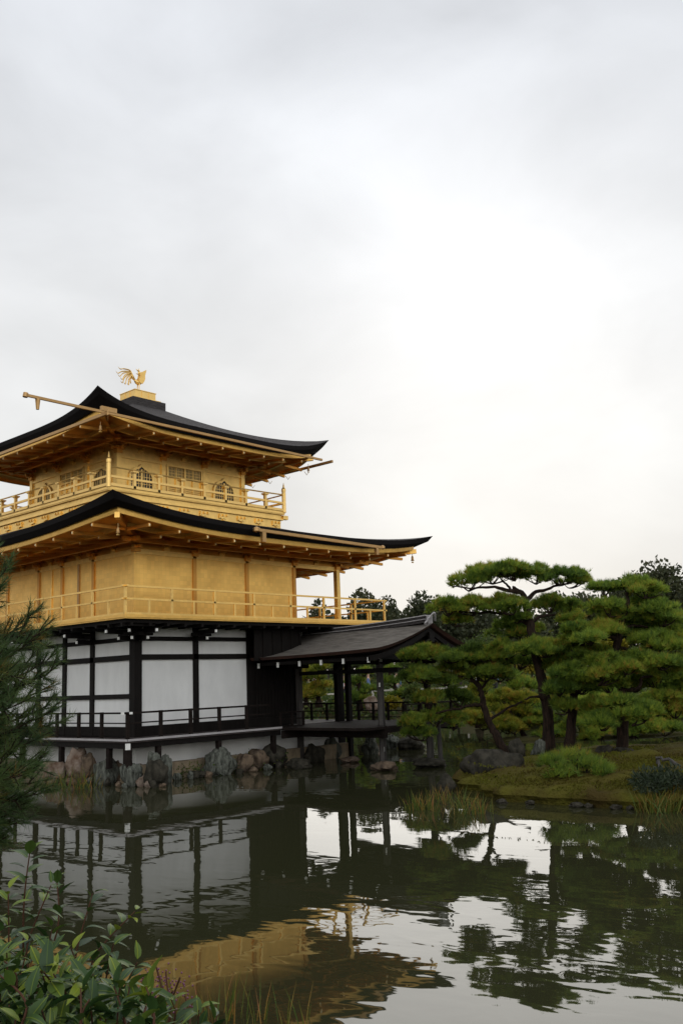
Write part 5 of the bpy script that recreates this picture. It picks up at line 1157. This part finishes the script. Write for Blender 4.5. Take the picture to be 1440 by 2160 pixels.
stems = [(64, 1792, 2.7, 50, 2080), (18, 1880, 2.6, 10, 2100), (108, 1868, 2.75, 60, 2050), (120, 1850, 2.9, 85, 2060), (196, 1885, 2.75, 165, 2090), (285, 1922, 2.8, 205, 2110), (240, 1990, 2.7, 215, 2150), (290, 2030, 2.6, 200, 2170), (150, 2000, 2.6, 140, 2180), (60, 1990, 2.5, 40, 2200), (5, 1960, 2.5, 0, 2200), (110, 1960, 2.8, 100, 2150), (140, 2050, 2.4, 130, 2230), (20, 2060, 2.3, 30, 2260), (80, 2080, 2.3, 80, 2260), (200, 2100, 2.4, 190, 2260), (260, 2090, 2.5, 250, 2240), (310, 2100, 2.5, 290, 2240), (170, 2130, 2.2, 170, 2280), (-30, 1900, 2.6, -20, 2150), (-40, 1830, 2.7, -30, 2100), (-20, 2030, 2.4, -10, 2230), (20, 2120, 2.1, 30, 2290), (360, 2105, 2.6, 330, 2240), (420, 2130, 2.6, 400, 2240), (460, 2140, 2.55, 440, 2250), (105, 2130, 2.1, 110, 2290), (230, 2150, 2.2, 230, 2290), (60, 2030, 2.6, 60, 2200), (170, 2060, 2.6, 160, 2200), (110, 2010, 2.45, 100, 2200), (15, 2010, 2.4, 15, 2200), (250, 2060, 2.4, 240, 2220), (210, 2040, 2.8, 200, 2200), (50, 2150, 2.0, 60, 2300), (290, 2140, 2.3, 285, 2290), (340, 2150, 2.35, 335, 2290), (0, 1990, 2.75, 5, 2200), (130, 2100, 2.6, 130, 2280), (60, 2110, 2.55, 60, 2280)]
for k in range(120):
    u_ = rng.uniform(-40, 330); v_ = rng.uniform(2010+max(0, u_)*.22, 2190); D_ = rng.uniform(2.0, 2.8); stems.append((u_, v_, D_, u_+rng.uniform(-30, 20), v_+170))
bush('glossy leaved evergreen bush filling the lower left corner', stems)
# purple berry stems
g0 = at(345, 2150, 3.4); root = empty('berry_shrub', (g0[0], g0[1], ground_height(g0[0], g0[1])), 'thin shrub with clusters of purple berries between bush and reeds', 'shrub')
st_ = MB(); br_ = MB(); lfb = MB()
for (u, v) in [(330, 2040), (350, 2050), (380, 2062), (318, 2075), (345, 2085), (300, 2100), (365, 2090), (270, 2130), (390, 2100), (305, 2055), (20, 2080), (45, 2120)]:
    tip = at(u, v, 3.3+rng.uniform(-.15, .15)); b_ = at(u-15+rng.uniform(-15, 15), 2230, 3.3); c_ = curve([b_, (b_+tip)/2+rng.normal(0, .02, 3), tip], 6); st_.tube(c_, .003, 4)
    for k in range(26):
        q = Vector(tip)+Vector(rng.normal(0, .022, 3))-Vector((0, 0, abs(rng.normal(0, .05))))
        r_ = .0042; vs = [q+Vector(x)*r_ for x in ((1, 0, 0), (-1, 0, 0), (0, 1, 0), (0, -1, 0), (0, 0, 1), (0, 0, -1))]; br_.add(vs, [(0, 2, 4), (2, 1, 4), (1, 3, 4), (3, 0, 4), (2, 0, 5), (1, 2, 5), (3, 1, 5), (0, 3, 5)])
st_.build('stems', 'stem', root); br_.build('berries', 'berry', root, smooth=True)
# creeping plants at the stone feet
P = []
for k in range(46):
    u = rng.uniform(365, 600); q = onz(u, 1640-(u-365)*.11+rng.uniform(-8, 2), .05); q = q+np.array([0, 0, rng.uniform(0, .22)]); P.append(q+rng.normal(0, .09, (26, 3)))
P = np.concatenate(P); P[:, 2] = np.maximum(P[:, 2], .01); o = tri_mesh('ground_cover', leaves(P, unit(rng.normal(0, 1, P.shape)+np.array([0, -.3, .6])), .07, .05), np.clip(rng.normal(.4, .2, len(P)), 0, 1), 'leaf_shrub', None, 4); setp(o, kind='stuff')
# grass and litter on the near bank
P = []
for k in range(2600):
    r = rng.uniform(-4.5, 1.5); f = rng.uniform(1.2, 6.2); x = CAM[0]+FW[0]*f+RT[0]*r; y = CAM[1]+FW[1]*f+RT[1]*r; z = ground_height(x, y)
    if z > .0: P.append((x, y, z))
P = np.array(P); V_ = needles(P, np.tile([[0, 0, 1.]], (len(P), 1)), .16, .006, 6, .4); o = tri_mesh('bank_grass', V_, np.clip(rng.normal(.4, .22, len(V_)), 0, 1), 'reed', None, 3); setp(o, kind='stuff')
